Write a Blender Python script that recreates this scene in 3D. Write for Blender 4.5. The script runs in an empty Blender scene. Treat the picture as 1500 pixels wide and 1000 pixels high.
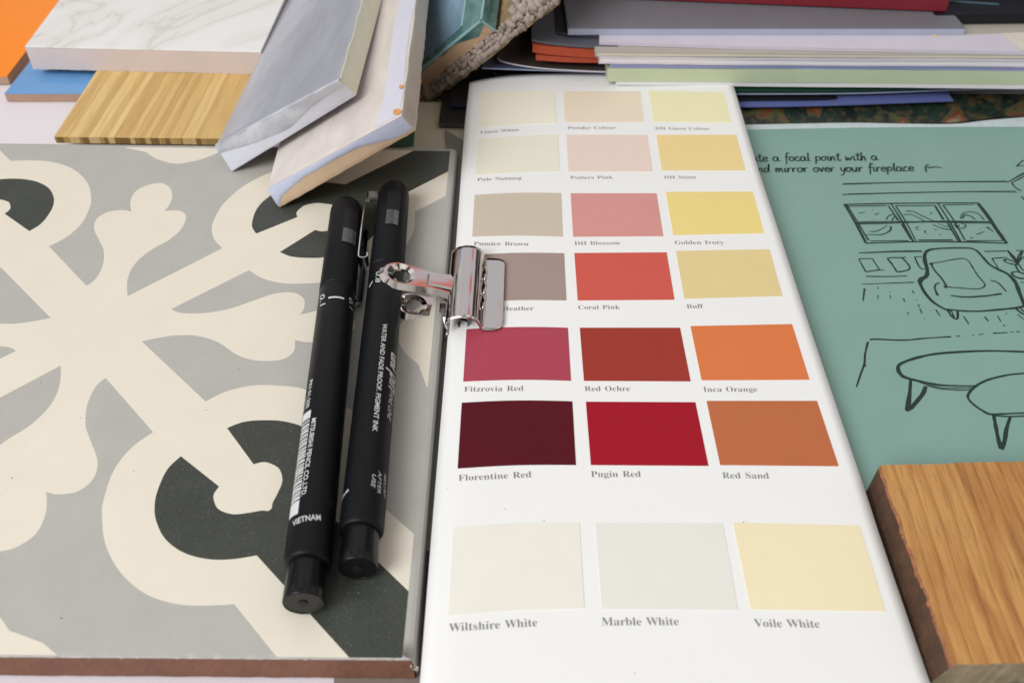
"""Close-up of paint colour card, pens, tiles and papers on a white table. Real scale; metres."""
GLYPHS = {"B":[221,[[8,0,8,9,16,9,22,11,28,13,31,16,34,20,36,26,37,33,37,41,37,184,37,191,37,197,36,202,35,206,33,210,31,212,28,215,26,216,22,218,18,219,13,219,8,219,8,228,110,228,149,224,176,215,193,198,198,175,195,157,184,142,167,131,143,124,172,115,193,103,205,86,209,66,208,51,203,38,196,27,186,17,172,10,157,4,139,1,119,0],[91,126,94,126,106,127,117,128,125,132,132,136,136,142,140,150,142,160,142,173,142,183,140,192,138,200,135,206,130,211,124,214,117,216,108,217,103,217,99,216,96,214,94,212,93,210,92,206,91,201,91,195],[111,12,121,13,129,15,136,19,142,25,145,32,148,41,150,51,150,64,150,77,147,88,144,97,139,104,132,109,123,113,112,115,99,116,91,116,91,33,91,27,92,23,93,19,95,17,98,15,101,13,106,12]]],"C":[234,[[128,-5,112,-4,97,-2,82,3,69,10,56,18,45,28,36,39,28,52,21,66,17,81,14,97,13,114,14,131,17,147,22,162,28,175,36,188,46,199,57,209,69,217,83,224,98,229,113,232,130,233,142,232,155,230,169,226,184,220,186,219,189,218,191,218,194,218,199,219,204,221,207,226,210,233,218,233,218,154,210,154,204,169,196,182,188,194,178,203,168,211,157,217,145,220,133,222,106,215,87,195,76,161,72,113,76,69,89,37,110,18,139,12,149,12,159,14,169,18,179,22,189,28,198,35,206,44,214,53,224,44,205,23,183,7,157,-2]]],"D":[248,[[10,0,10,9,17,9,23,11,28,12,31,15,34,18,36,23,37,29,37,37,37,187,37,196,35,203,33,209,30,213,26,216,21,218,15,219,7,219,7,228,111,228,139,226,164,220,185,211,203,198,216,182,226,162,232,140,234,114,227,64,204,28,167,7,114,0],[111,12,127,14,140,18,151,26,160,37,167,52,171,69,174,90,175,115,171,159,159,191,139,210,111,217,106,216,101,215,97,214,95,212,93,209,92,204,91,199,91,192,91,36,91,29,92,24,93,20,95,17,97,15,101,13,105,12]]],"F":[202,[[8,0,8,9,16,10,22,11,27,14,31,17,34,21,36,26,37,33,37,42,37,187,37,196,36,202,34,208,31,212,27,214,22,217,15,218,7,219,7,228,197,228,197,160,189,160,187,170,184,178,181,186,178,193,173,198,168,203,162,207,155,210,147,213,137,214,127,215,115,216,110,216,106,215,103,215,100,215,98,214,96,213,94,212,93,211,92,209,91,206,91,203,91,199,91,124,95,124,105,124,114,126,122,130,128,135,133,142,137,150,140,161,142,173,151,173,151,59,142,59,140,73,137,84,133,93,128,100,122,105,114,109,105,111,94,112,91,112,91,40,91,35,92,30,93,25,94,21,96,18,98,15,101,13,105,12,109,11,115,10,121,9,128,9,128,0]]],"G":[254,[[134,-5,116,-4,100,-1,85,3,71,10,58,18,47,28,37,39,29,51,22,65,18,81,15,97,14,115,15,131,18,147,22,162,29,176,37,189,46,200,57,209,70,218,83,224,97,229,113,232,129,233,142,232,156,230,170,226,185,220,187,219,189,219,192,218,194,218,196,218,199,219,201,220,203,221,204,223,206,226,208,229,210,233,219,233,219,154,210,154,206,164,202,173,197,181,191,189,185,197,179,203,172,208,165,213,157,217,149,219,142,221,134,222,107,215,88,195,77,161,73,114,74,89,77,67,83,49,90,34,99,22,110,13,123,8,138,6,147,7,154,8,160,10,164,14,167,18,169,23,171,29,171,36,171,64,171,71,170,77,167,82,165,85,160,88,154,89,147,91,138,91,138,99,250,99,250,91,243,91,236,89,232,88,228,85,226,82,224,77,223,71,223,64,223,14,201,6,179,0,156,-4]]],"H":[261,[[8,0,8,9,16,9,22,11,27,13,31,16,34,20,36,25,37,32,37,40,37,189,37,197,36,203,34,208,31,212,27,215,22,217,16,218,8,219,8,228,121,228,121,219,115,219,110,218,106,217,102,216,99,215,97,213,95,210,93,208,92,204,92,200,91,195,91,189,91,125,171,125,171,189,171,195,170,200,170,204,169,208,167,210,166,213,163,215,160,216,157,217,152,218,147,219,141,219,141,228,254,228,254,219,246,218,239,217,234,215,230,212,228,208,226,203,225,197,225,189,225,40,225,33,226,26,228,21,231,16,234,13,239,11,246,9,254,9,254,0,141,0,141,9,149,9,155,11,161,13,165,15,167,19,169,24,171,32,171,40,171,110,91,110,91,40,91,32,93,25,94,20,97,16,101,13,106,11,113,9,121,9,121,0]]],"I":[130,[[7,0,7,9,15,10,21,11,26,14,31,16,34,20,36,24,37,30,38,38,38,193,37,200,36,206,34,211,32,214,28,216,22,218,15,219,7,219,7,228,122,228,122,219,114,219,107,218,102,216,98,214,95,211,93,206,92,200,91,193,91,39,91,34,92,29,93,25,94,22,95,19,97,17,100,15,103,13,107,12,111,10,117,10,123,9,123,0]]],"L":[213,[[8,0,8,9,16,9,22,11,27,13,31,16,34,20,36,25,37,32,37,40,37,189,37,197,36,204,34,209,31,212,27,215,22,217,16,219,8,219,8,228,125,228,125,219,119,219,113,219,108,218,104,217,101,215,98,214,96,211,94,208,93,205,92,200,91,195,91,189,91,41,91,36,91,31,92,27,93,24,94,21,95,19,97,17,100,16,103,15,107,14,112,14,117,14,128,14,139,15,149,17,157,20,165,23,172,28,179,33,185,40,190,47,195,56,200,66,204,77,214,77,201,0]]],"M":[317,[[7,0,7,9,15,9,21,11,27,13,31,16,34,20,36,25,37,32,38,40,38,191,37,196,37,201,36,205,35,208,34,211,32,213,29,215,26,216,23,217,18,218,13,219,7,219,7,228,92,228,158,71,225,228,309,228,309,219,301,218,295,217,290,214,286,212,284,208,282,203,280,197,280,189,280,43,280,36,281,30,281,25,282,21,284,18,286,15,288,13,291,12,294,10,298,10,303,9,308,9,308,0,198,0,198,9,203,9,208,10,213,11,216,12,219,14,222,16,224,19,225,22,226,26,227,30,227,36,227,42,227,199,144,0,135,0,53,194,53,40,53,31,54,24,57,19,60,15,64,12,70,10,76,9,85,9,85,0]]],"N":[247,[[201,-5,53,175,53,39,54,31,55,24,57,19,59,15,63,13,68,11,75,9,83,9,83,0,9,0,9,9,15,9,19,10,24,10,27,12,30,13,32,15,34,18,36,21,37,24,37,29,38,34,38,39,38,194,30,203,24,210,20,215,18,217,16,217,14,218,12,219,9,219,9,228,78,228,195,84,195,189,195,194,195,199,194,204,193,207,192,210,190,212,187,214,184,216,181,217,176,218,171,219,166,219,166,228,240,228,240,219,232,219,225,217,220,215,217,212,214,209,212,203,211,197,211,188,211,-5]]],"O":[262,[[130,-5,118,-5,106,-3,95,0,84,4,74,9,64,15,55,21,47,29,40,37,33,46,27,56,22,67,19,78,16,89,14,101,14,114,14,126,16,138,19,150,22,161,27,171,33,181,40,190,47,199,56,206,65,213,75,219,85,224,96,228,108,231,120,232,133,233,145,232,157,231,168,228,179,224,189,219,198,213,207,207,216,199,223,191,230,182,235,172,240,162,244,150,247,139,249,127,249,114,249,101,247,89,244,78,240,67,235,56,230,46,223,37,215,29,207,21,198,15,188,9,177,4,166,0,155,-3,143,-5],[132,6,157,13,175,33,186,67,190,114,189,139,186,160,181,179,174,194,165,206,155,215,143,220,130,222,105,215,87,195,76,161,73,114,74,89,77,67,82,49,89,34,97,22,108,13,119,8]]],"P":[209,[[8,0,8,9,16,9,22,11,27,13,31,16,34,20,36,25,37,32,37,40,37,189,37,197,36,203,34,208,31,212,27,215,22,217,16,218,8,219,8,228,107,228,127,227,144,226,157,223,168,220,176,216,183,211,189,205,195,199,199,192,202,184,204,175,204,166,203,152,199,140,193,129,183,120,172,112,157,107,140,104,121,103,91,103,91,40,91,32,93,25,94,20,97,16,101,13,106,11,113,9,121,9,121,0],[91,115,101,115,112,116,122,118,130,121,136,126,140,133,144,142,145,152,146,165,146,177,144,187,141,196,138,203,132,209,126,212,118,215,108,216,103,215,100,215,97,214,95,212,93,210,92,207,91,203,91,199]]],"R":[236,[[8,0,8,9,16,9,22,11,27,13,31,16,34,20,36,25,37,32,37,40,37,189,37,197,36,203,34,208,31,212,27,215,22,217,16,218,8,219,8,228,108,228,132,227,152,224,170,219,184,213,195,204,202,194,207,182,209,167,205,148,196,133,180,120,157,112,216,25,219,21,221,18,224,15,226,13,229,11,232,10,235,9,239,9,240,9,240,0,169,0,101,106,91,106,91,40,91,32,93,25,94,20,97,16,101,13,106,11,113,9,121,9,121,0],[91,117,102,117,114,118,124,120,133,124,140,129,145,136,149,145,151,156,152,168,149,189,142,204,129,213,112,216,106,215,101,214,97,213,95,211,93,208,92,204,91,199,91,193]]],"S":[195,[[21,-5,21,79,31,79,36,62,41,47,48,35,56,25,65,17,75,12,86,8,98,7,107,8,115,10,122,13,128,18,133,24,137,30,139,37,139,45,138,55,133,65,124,73,112,80,81,95,68,103,56,110,46,118,38,126,32,135,28,144,26,155,25,166,25,176,27,185,30,193,34,201,38,208,44,215,50,220,58,225,65,228,74,231,83,233,92,233,98,233,103,232,109,232,115,231,121,229,127,228,134,226,141,224,146,223,150,222,154,223,157,225,159,228,160,233,170,233,170,160,161,160,159,169,155,177,151,185,147,192,142,199,136,205,130,210,124,214,118,218,111,220,104,222,97,222,89,222,82,220,75,217,70,213,65,208,62,203,60,197,60,190,60,184,62,178,65,173,69,168,73,164,79,160,86,156,94,151,127,136,136,132,145,127,152,122,159,117,164,111,169,106,172,100,175,94,177,88,178,81,179,74,180,66,179,56,177,46,174,37,169,29,164,21,157,15,149,9,140,4,131,0,120,-3,108,-4,96,-5,92,-5,88,-5,83,-4,79,-4,75,-3,71,-2,67,-1,63,0,59,2,55,3,52,4,49,5,42,6,40,6,38,5,36,5,35,4,33,2,32,0,31,-2,31,-5]]],"V":[214,[[106,-6,22,190,19,196,17,201,14,206,11,210,8,213,4,216,-1,218,-7,219,-7,228,105,228,105,219,98,219,92,218,87,217,83,216,80,214,78,212,77,209,76,205,76,202,77,198,79,194,81,189,129,72,174,189,175,193,176,197,177,201,177,204,177,208,176,212,174,214,171,216,167,217,162,218,156,219,149,219,149,228,221,228,221,219,216,219,212,218,208,216,204,214,201,210,198,205,194,199,191,191,115,-6]]],"W":[305,[[85,-5,16,196,14,202,12,207,10,210,8,214,5,216,1,218,-3,219,-8,219,-8,228,90,228,90,219,85,219,81,218,78,217,75,216,73,214,71,212,70,209,70,205,70,201,71,197,72,192,74,186,111,77,150,176,143,199,141,205,139,209,136,212,134,215,130,216,126,218,121,219,115,219,115,228,220,228,220,219,209,218,202,216,198,212,196,206,197,204,197,201,198,197,199,193,237,83,270,185,272,190,273,195,274,200,274,203,274,207,273,211,271,213,269,215,266,217,262,218,257,219,252,219,252,228,312,228,312,219,307,218,303,216,300,214,297,211,295,207,292,202,290,196,287,190,223,-5,214,-5,158,154,95,-5]]],"a":[172,[[127,-5,116,-4,108,1,103,8,100,17,88,8,76,1,62,-3,48,-4,39,-4,32,-2,26,1,20,6,16,11,13,17,11,24,10,32,11,42,15,52,22,60,32,68,44,75,59,82,78,89,99,95,99,121,99,127,98,133,96,137,93,141,90,144,85,146,80,147,74,148,64,147,58,145,53,142,52,137,52,136,53,134,55,131,57,128,59,125,60,122,61,119,61,116,61,111,60,107,58,104,55,101,51,98,48,97,43,96,39,95,34,96,29,97,26,99,22,102,20,105,18,109,17,113,16,118,17,124,19,129,21,134,25,139,29,144,34,147,41,151,47,154,55,156,63,158,72,159,81,159,98,158,112,156,123,152,132,146,138,139,143,129,145,118,146,105,146,31,146,27,147,24,147,22,147,20,148,19,149,18,150,17,152,17,154,17,156,18,158,19,160,21,165,14,156,6,147,0,137,-4],[76,17,78,17,81,18,84,19,87,20,90,23,93,25,96,28,99,32,99,85,82,78,69,69,62,57,59,42,60,31,63,23,68,18]]],"b":[180,[[21,-6,21,194,21,201,21,207,20,211,18,214,16,216,13,218,9,219,4,220,4,228,69,228,69,139,78,148,88,154,99,158,110,159,119,159,127,157,135,154,142,149,148,144,154,138,159,131,163,123,167,114,169,104,170,94,171,83,170,71,169,59,166,48,161,38,156,28,150,20,143,13,135,6,126,1,117,-2,107,-4,96,-5,85,-4,74,0,63,6,52,14,27,-6],[91,7,100,8,106,11,112,17,116,25,119,35,121,47,122,62,123,80,122,94,121,107,119,117,116,125,111,132,106,136,100,139,92,140,88,140,85,139,81,137,78,135,75,132,72,129,70,125,69,121,69,34,71,22,75,14,82,9]]],"c":[146,[[78,-5,69,-4,60,-2,51,1,43,5,36,11,29,18,24,25,19,34,15,43,12,53,10,64,10,75,10,87,12,98,15,109,20,118,26,127,32,135,39,142,48,148,57,153,67,157,77,159,87,160,99,159,109,157,118,154,125,149,131,144,135,137,138,130,139,123,138,118,137,114,136,111,133,108,130,105,127,103,123,102,118,102,109,104,103,108,99,115,98,125,98,131,99,136,98,141,95,145,91,148,85,148,72,145,63,135,58,118,56,94,57,76,59,61,63,49,69,38,75,30,83,24,92,20,102,19,111,20,119,23,128,29,136,36,142,30,129,15,114,4,97,-3]]],"d":[185,[[70,-5,61,-4,53,-2,46,1,39,5,32,11,27,17,22,25,17,33,14,42,12,52,10,63,10,74,10,86,12,98,14,109,18,119,22,128,28,136,34,143,41,149,48,153,56,157,64,159,73,159,84,158,94,154,103,148,111,140,111,200,111,205,110,209,108,213,106,215,103,217,99,218,94,219,88,220,88,228,160,228,160,38,160,32,160,27,161,23,162,20,164,18,167,16,171,15,177,14,177,5,162,5,147,3,130,0,111,-5,111,19,104,9,94,1,83,-4],[86,14,89,15,93,16,97,18,101,21,104,24,107,28,110,33,111,38,111,121,110,125,109,129,106,132,103,135,99,137,96,139,91,140,87,140,80,139,74,136,69,132,65,125,62,116,60,105,59,92,59,77,59,62,60,49,62,38,65,29,68,23,73,18,79,15]]],"e":[150,[[77,-5,67,-4,59,-2,50,1,42,5,35,11,29,18,23,25,18,34,15,44,12,55,10,66,10,79,10,90,12,101,15,111,19,120,24,129,30,136,36,143,43,149,52,153,60,157,69,159,79,159,92,158,104,154,115,148,124,140,132,130,137,117,140,103,141,87,141,83,58,83,61,56,69,37,82,25,100,21,109,23,118,27,127,33,135,43,142,36,129,18,114,5,96,-2],[58,96,101,96,101,107,100,117,100,126,98,133,97,139,94,143,90,146,86,148,81,148,71,146,64,137,59,122,58,102]]],"f":[106,[[7,0,7,8,11,8,15,9,18,10,20,11,21,12,23,14,24,15,25,17,25,20,26,24,26,30,26,37,26,138,8,138,8,155,26,155,26,177,27,189,30,200,35,210,42,218,51,224,62,229,73,231,87,232,97,232,106,230,113,227,120,223,125,218,129,212,131,206,132,200,131,195,130,190,128,187,126,183,123,181,120,179,116,178,112,178,108,178,104,179,101,180,98,183,95,185,94,188,93,192,92,195,93,199,93,202,95,206,96,210,98,213,99,216,98,219,97,220,94,221,90,222,85,221,81,220,79,218,77,215,75,211,75,207,74,201,74,195,74,155,102,155,102,138,74,138,74,33,74,26,75,20,77,16,79,13,82,11,87,9,93,8,100,8,100,0]]],"g":[163,[[73,-70,58,-70,44,-68,33,-65,24,-61,16,-56,11,-50,8,-44,7,-37,9,-30,14,-23,22,-17,34,-13,24,-7,17,0,13,7,12,15,12,21,14,27,17,32,21,37,27,42,33,46,41,51,51,55,34,64,21,75,14,89,11,106,12,114,13,121,16,128,20,134,25,139,30,144,37,149,44,152,52,155,60,157,69,159,79,159,88,159,98,157,107,155,117,152,158,152,158,134,134,134,139,127,143,119,145,110,146,102,145,95,144,88,141,81,138,76,134,70,129,65,123,61,117,58,110,55,102,53,94,52,86,51,78,52,71,52,67,52,63,51,59,49,56,47,54,45,52,42,51,39,50,36,52,31,55,27,62,25,71,25,88,25,100,24,111,23,121,22,129,20,137,18,143,15,147,11,151,6,154,1,156,-5,157,-11,158,-18,156,-30,152,-40,146,-49,136,-56,124,-62,110,-67,92,-69],[79,62,84,63,89,65,92,68,95,73,97,79,99,86,99,95,100,105,99,116,99,125,97,132,95,138,92,143,89,146,84,148,79,148,73,148,69,146,65,143,62,138,60,132,58,125,57,116,57,105,57,95,58,86,60,79,62,73,65,68,69,65,73,63],[80,-58,103,-57,119,-52,128,-44,132,-33,131,-29,130,-25,128,-23,125,-21,121,-19,116,-18,109,-17,102,-17,48,-17,43,-21,40,-26,37,-31,37,-36,37,-41,39,-45,43,-48,47,-52,53,-55,61,-56,70,-58]]],"h":[190,[[9,0,9,8,14,8,17,9,20,11,22,13,24,15,25,19,26,23,26,28,26,199,26,204,25,208,24,212,23,215,21,217,18,218,14,219,9,220,9,228,74,228,74,133,84,145,95,153,108,158,122,159,141,156,154,146,162,129,165,106,165,28,165,23,166,19,167,16,169,13,171,11,174,9,177,8,182,8,182,0,101,0,101,8,103,8,110,9,114,13,117,19,118,28,118,108,117,115,117,120,116,125,115,129,113,132,110,134,106,135,101,136,94,135,87,131,80,125,74,118,74,28,74,23,75,19,76,16,77,13,79,11,82,9,86,8,90,8,90,0]]],"i":[99,[[50,181,45,181,41,183,36,185,32,188,29,192,27,196,26,201,25,206,26,211,27,216,29,220,32,224,36,228,41,230,45,231,50,232,56,231,60,230,65,228,68,224,71,220,74,216,75,211,76,206,75,201,74,196,71,192,68,188,64,185,60,183,55,181],[9,0,9,8,14,9,18,10,20,11,23,13,24,15,25,19,26,23,26,28,26,126,26,132,25,136,25,140,23,142,21,144,19,145,15,146,10,147,10,155,74,155,74,28,74,23,75,19,76,16,77,13,79,11,82,10,86,9,90,8,90,0]]],"k":[179,[[9,0,9,8,14,9,17,10,20,11,23,13,24,15,25,19,26,23,26,28,26,199,26,204,26,209,25,212,24,215,22,217,19,218,15,219,10,220,10,228,74,228,74,84,113,124,117,128,120,132,121,136,122,139,121,142,118,145,112,146,104,147,103,147,103,155,173,155,173,147,163,145,154,142,145,137,137,130,111,104,173,17,176,13,180,10,184,9,188,8,188,0,105,0,105,8,108,8,113,9,117,10,119,12,120,16,119,18,119,20,117,22,116,25,81,74,74,67,74,28,74,23,75,19,76,16,77,13,79,11,82,10,86,9,90,8,90,0]]],"l":[99,[[9,0,9,8,14,9,18,10,20,11,23,13,24,15,25,19,26,23,26,28,26,199,26,204,26,208,25,212,24,215,22,217,19,218,15,219,10,220,10,228,74,228,74,28,74,23,75,19,76,16,77,13,79,11,82,10,86,9,90,8,90,0]]],"m":[277,[[9,0,9,8,14,8,17,9,20,11,22,13,24,15,25,19,26,23,26,28,26,127,26,131,25,136,24,139,23,142,21,144,18,146,14,147,9,147,9,155,73,155,73,132,83,144,94,152,106,157,119,159,134,157,146,152,155,143,160,131,171,143,182,152,195,157,209,159,228,156,241,146,249,129,252,106,252,28,252,23,253,19,254,16,255,13,257,11,260,9,264,8,268,8,268,0,189,0,189,8,193,8,197,9,199,11,201,13,203,16,204,19,205,23,205,28,205,108,205,115,204,120,203,125,202,129,200,132,197,134,193,135,189,136,182,135,175,131,168,126,162,119,162,28,162,23,163,19,164,16,165,13,167,11,170,9,174,8,178,8,178,0,100,0,100,8,104,8,108,9,110,11,112,13,114,16,115,19,116,23,116,28,116,108,116,115,115,120,114,125,113,129,111,132,108,134,104,135,100,136,92,135,85,131,79,125,73,118,73,28,73,23,74,19,75,16,76,13,78,11,81,10,84,9,89,8,89,0]]],"n":[190,[[9,0,9,8,14,8,17,9,20,11,22,13,24,15,25,19,26,23,26,28,26,127,26,131,25,136,24,139,23,142,21,144,18,146,14,147,9,147,9,155,74,155,74,134,84,145,95,153,108,158,122,159,141,156,154,146,162,129,165,106,165,28,165,23,166,19,167,16,169,13,171,11,174,9,177,8,182,8,182,0,101,0,101,8,103,8,110,9,114,13,117,19,118,28,118,108,117,115,117,120,116,125,115,129,113,132,110,134,106,135,101,136,94,135,87,131,80,125,74,118,74,28,74,23,75,19,76,16,77,13,79,11,82,9,86,8,90,8,90,0]]],"o":[168,[[84,-5,74,-4,63,-2,54,1,45,6,37,12,30,18,24,26,19,35,15,45,12,55,10,66,9,77,10,88,12,99,15,110,19,119,24,128,30,136,37,143,45,149,54,153,63,157,73,159,84,159,95,159,105,157,114,153,123,149,131,143,138,136,144,129,149,120,153,110,156,100,158,89,158,77,158,65,156,54,153,44,149,34,144,26,138,18,131,11,123,5,114,1,105,-2,95,-4],[84,6,91,7,96,9,101,13,104,19,106,23,107,28,108,34,109,41,109,48,110,57,110,66,110,77,109,97,108,114,106,126,104,135,100,141,96,146,91,149,84,149,78,149,72,146,67,141,64,135,62,126,60,114,59,97,58,77,59,67,59,57,59,49,60,41,61,34,62,28,63,23,64,19,68,13,72,9,78,7]]],"r":[143,[[9,0,9,8,14,9,18,10,20,11,23,13,24,15,25,19,26,23,26,28,26,126,26,132,25,136,24,140,23,143,21,144,18,146,15,146,10,147,10,155,73,155,73,126,77,134,82,140,88,146,94,151,99,154,105,157,111,159,117,159,123,159,129,157,134,155,138,152,141,148,143,144,144,139,145,133,144,128,143,124,142,120,139,117,136,115,132,113,128,112,124,111,120,111,116,112,113,114,111,115,109,118,107,120,105,122,103,125,102,127,99,129,97,130,94,130,91,129,87,128,84,125,81,121,78,116,76,110,75,103,75,96,75,28,75,23,76,18,77,15,79,13,82,11,87,10,92,9,99,8,99,0]]],"s":[144,[[76,-5,68,-5,61,-3,52,-1,43,3,42,4,40,4,38,4,37,4,33,4,30,2,27,-1,26,-4,18,-4,18,53,27,53,29,43,33,34,38,26,43,19,50,14,56,10,63,8,70,7,76,8,81,9,86,11,89,13,92,16,94,20,96,24,96,29,95,36,92,42,86,48,78,52,53,65,45,69,38,74,32,79,27,85,23,90,21,97,19,103,18,110,19,120,22,130,26,138,32,145,40,152,49,156,59,159,71,160,73,159,76,159,80,159,83,158,87,157,91,156,95,155,99,154,103,153,106,152,109,153,111,154,113,156,115,160,122,160,122,111,114,111,111,119,107,127,103,133,98,139,93,143,87,146,81,147,75,148,69,148,65,147,61,145,58,143,56,140,54,137,53,133,52,130,53,126,54,122,55,119,58,116,61,114,64,111,68,108,73,106,96,95,104,90,111,86,116,81,121,76,124,70,127,63,128,56,129,47,128,36,125,26,120,17,114,9,106,3,97,-2,87,-4]]],"t":[114,[[62,-5,52,-4,44,-2,38,1,33,5,29,11,26,18,25,26,24,36,24,139,10,139,10,150,20,159,29,168,37,176,44,185,50,192,56,199,61,206,64,212,72,212,72,155,104,155,104,139,72,139,72,41,72,36,73,32,74,28,75,25,76,23,78,21,81,20,84,20,90,21,95,24,99,30,103,37,111,33,102,16,91,5,78,-2]]],"u":[187,[[65,-5,55,-4,46,-2,38,3,33,9,28,16,25,25,23,36,23,48,23,124,23,129,22,134,21,138,20,141,18,144,15,145,11,147,6,147,6,155,71,155,71,37,71,33,72,29,73,26,75,23,78,21,81,19,84,18,88,18,96,19,103,22,109,26,114,33,114,124,114,130,113,135,112,139,110,142,108,144,105,146,100,147,95,147,95,155,162,155,162,35,162,30,163,25,164,22,166,19,168,18,171,16,175,15,180,15,180,6,166,6,150,4,133,0,114,-5,114,20,110,15,105,10,99,5,93,2,87,-1,80,-3,73,-5]]],"v":[153,[[71,-5,19,124,17,129,15,133,13,137,11,141,9,143,6,145,3,146,-1,147,-1,155,82,155,82,147,78,147,72,147,68,145,65,142,64,138,65,134,92,61,118,126,119,130,120,132,120,134,121,136,119,141,116,144,110,146,102,147,102,155,152,155,152,147,148,146,144,144,141,142,139,139,137,136,135,132,132,127,130,122,80,-5]]],"w":[217,[[61,-5,8,132,7,135,6,138,4,140,3,142,1,144,-1,145,-3,146,-5,147,-5,155,69,155,69,147,66,146,63,146,61,145,60,145,59,143,58,142,57,140,57,138,58,133,60,126,83,63,105,118,100,133,99,137,98,140,96,142,95,144,93,145,91,146,88,147,84,147,84,155,162,155,162,147,155,146,151,144,149,142,148,138,148,134,149,131,168,71,191,128,192,131,193,133,193,136,193,138,193,140,193,142,191,143,190,144,188,145,185,146,182,147,178,147,178,155,223,155,223,147,219,147,217,146,214,144,212,142,211,140,209,136,208,133,206,129,152,-5,144,-5,111,98,70,-5]]],"y":[150,[[26,-70,20,-70,15,-68,10,-66,5,-62,1,-58,-1,-53,-3,-48,-3,-42,-3,-38,-2,-34,0,-30,2,-27,5,-24,9,-21,13,-20,18,-20,22,-20,26,-21,29,-23,32,-25,34,-27,36,-30,37,-34,37,-38,37,-41,37,-44,37,-46,38,-48,40,-49,43,-49,46,-49,49,-46,53,-42,57,-37,59,-34,61,-30,63,-26,65,-22,66,-18,68,-13,69,-8,70,-2,18,125,17,129,15,132,14,135,12,138,8,144,6,145,4,146,1,147,-2,147,-2,155,81,155,81,147,77,146,73,146,70,145,68,145,66,144,65,142,64,140,64,137,65,133,66,128,93,59,115,121,118,130,119,137,119,140,118,142,117,143,115,145,112,146,109,146,106,147,101,147,101,155,150,155,150,147,146,146,143,145,141,143,139,140,136,137,134,132,132,127,130,121,81,-12,77,-23,73,-33,69,-41,65,-48,61,-54,56,-59,52,-62,48,-65,43,-67,38,-69,32,-70]]],"z":[146,[[6,0,6,7,84,144,64,144,55,143,48,142,41,139,36,136,32,131,28,125,24,117,22,108,13,108,16,155,137,155,137,145,63,12,76,12,87,13,97,15,105,18,111,22,117,27,122,35,126,43,130,54,138,54,134,0]]]}
WORLD = .60
LAMPS = [('window_light', (-84, -74, 108), (2, 22, 0), (90, 90), 24.5, (.97, .985, 1.0))]
import bpy, bmesh, math, random, json
from math import sin, cos, pi, sqrt
from mathutils import Vector, Matrix
from mathutils.geometry import tessellate_polygon
random.seed(7)
S = 0.01                        # everything below is written in centimetres
sc = bpy.context.scene
C = sc.collection

# ------------------------------------------------------------------ camera
F, PITCH, ROLL, H = 1331.083, 0.76351, 0.01723, 19.014
cd = bpy.data.cameras.new('camera'); cam = bpy.data.objects.new('camera', cd); C.objects.link(cam)
cam.location = (0, 0, H*S)
cam.matrix_world = Matrix.Translation((0, 0, H*S)) @ Matrix.Rotation(pi/2-PITCH, 4, 'X') @ Matrix.Rotation(ROLL, 4, 'Z')
cd.sensor_width = 36; cd.lens = F/1500*36; cd.clip_start = 0.005; cd.clip_end = 20
cd.dof.use_dof = True; cd.dof.focus_distance = 0.262; cd.dof.aperture_fstop = 20
sc.camera = cam

def ray(px, py):
    du, dv = px-750, py-500; cr, sr = cos(ROLL), sin(ROLL)
    u = du*cr+dv*sr; v = -du*sr+dv*cr; c, s = cos(PITCH), sin(PITCH)
    return Vector((u/F, c-v/F*s, -s-v/F*c))
def P(px, py, z):               # the point at height z seen at a photo pixel
    d = ray(px, py); return Vector((0, 0, H)) + d*((z-H)/d.z)
def proj(p):
    c, s = cos(PITCH), sin(PITCH); x, y, z = p[0], p[1], p[2]-H
    zc = y*c-z*s; yc = y*s+z*c; u = F*x/zc; v = -F*yc/zc; cr, sr = cos(ROLL), sin(ROLL)
    return (750+u*cr-v*sr, 500+u*sr+v*cr)

# ------------------------------------------------------------------ materials
def lin(c):
    out = []
    for v in c:
        v = v/255.0; out.append(v/12.92 if v <= 0.04045 else ((v+0.055)/1.055)**2.4)
    return (*out, 1)
def node_mat(name):
    m = bpy.data.materials.new(name); m.use_nodes = True
    nt = m.node_tree; b = nt.nodes['Principled BSDF']
    return m, nt, b
def coords(nt, scale=(1, 1, 1), rotz=0.0, rot=None):
    t = nt.nodes.new('ShaderNodeTexCoord'); mp = nt.nodes.new('ShaderNodeMapping')
    mp.vector_type = 'POINT'
    if rot is not None or rotz:
        m0 = nt.nodes.new('ShaderNodeMapping'); m0.inputs['Rotation'].default_value = rot if rot else (0, 0, rotz)
        nt.links.new(t.outputs['Object'], m0.inputs[0]); src = m0.outputs[0]
    else: src = t.outputs['Object']
    mp.inputs['Scale'].default_value = tuple(100*s for s in scale)
    nt.links.new(src, mp.inputs[0]); return mp.outputs[0]
def noise(nt, vec, scale, detail=3, rough=.5, dist=0):
    n = nt.nodes.new('ShaderNodeTexNoise'); n.inputs['Scale'].default_value = scale
    n.inputs['Detail'].default_value = detail; n.inputs['Roughness'].default_value = rough
    n.inputs['Distortion'].default_value = dist
    nt.links.new(vec, n.inputs['Vector']); return n.outputs['Fac']
def ramp(nt, fac, stops):
    r = nt.nodes.new('ShaderNodeValToRGB'); e = r.color_ramp.elements
    while len(e) < len(stops): e.new(0.5)
    for i, (p, c) in enumerate(stops): e[i].position = p; e[i].color = c
    nt.links.new(fac, r.inputs[0]); return r.outputs[0]
def mixc(nt, fac, a, b, mode='MIX'):
    m = nt.nodes.new('ShaderNodeMix'); m.data_type = 'RGBA'; m.blend_type = mode
    for i, v in ((0, fac), (6, a), (7, b)):
        if hasattr(v, 'is_output'): nt.links.new(v, m.inputs[i])
        else: m.inputs[i].default_value = v
    return m.outputs[2]
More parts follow.
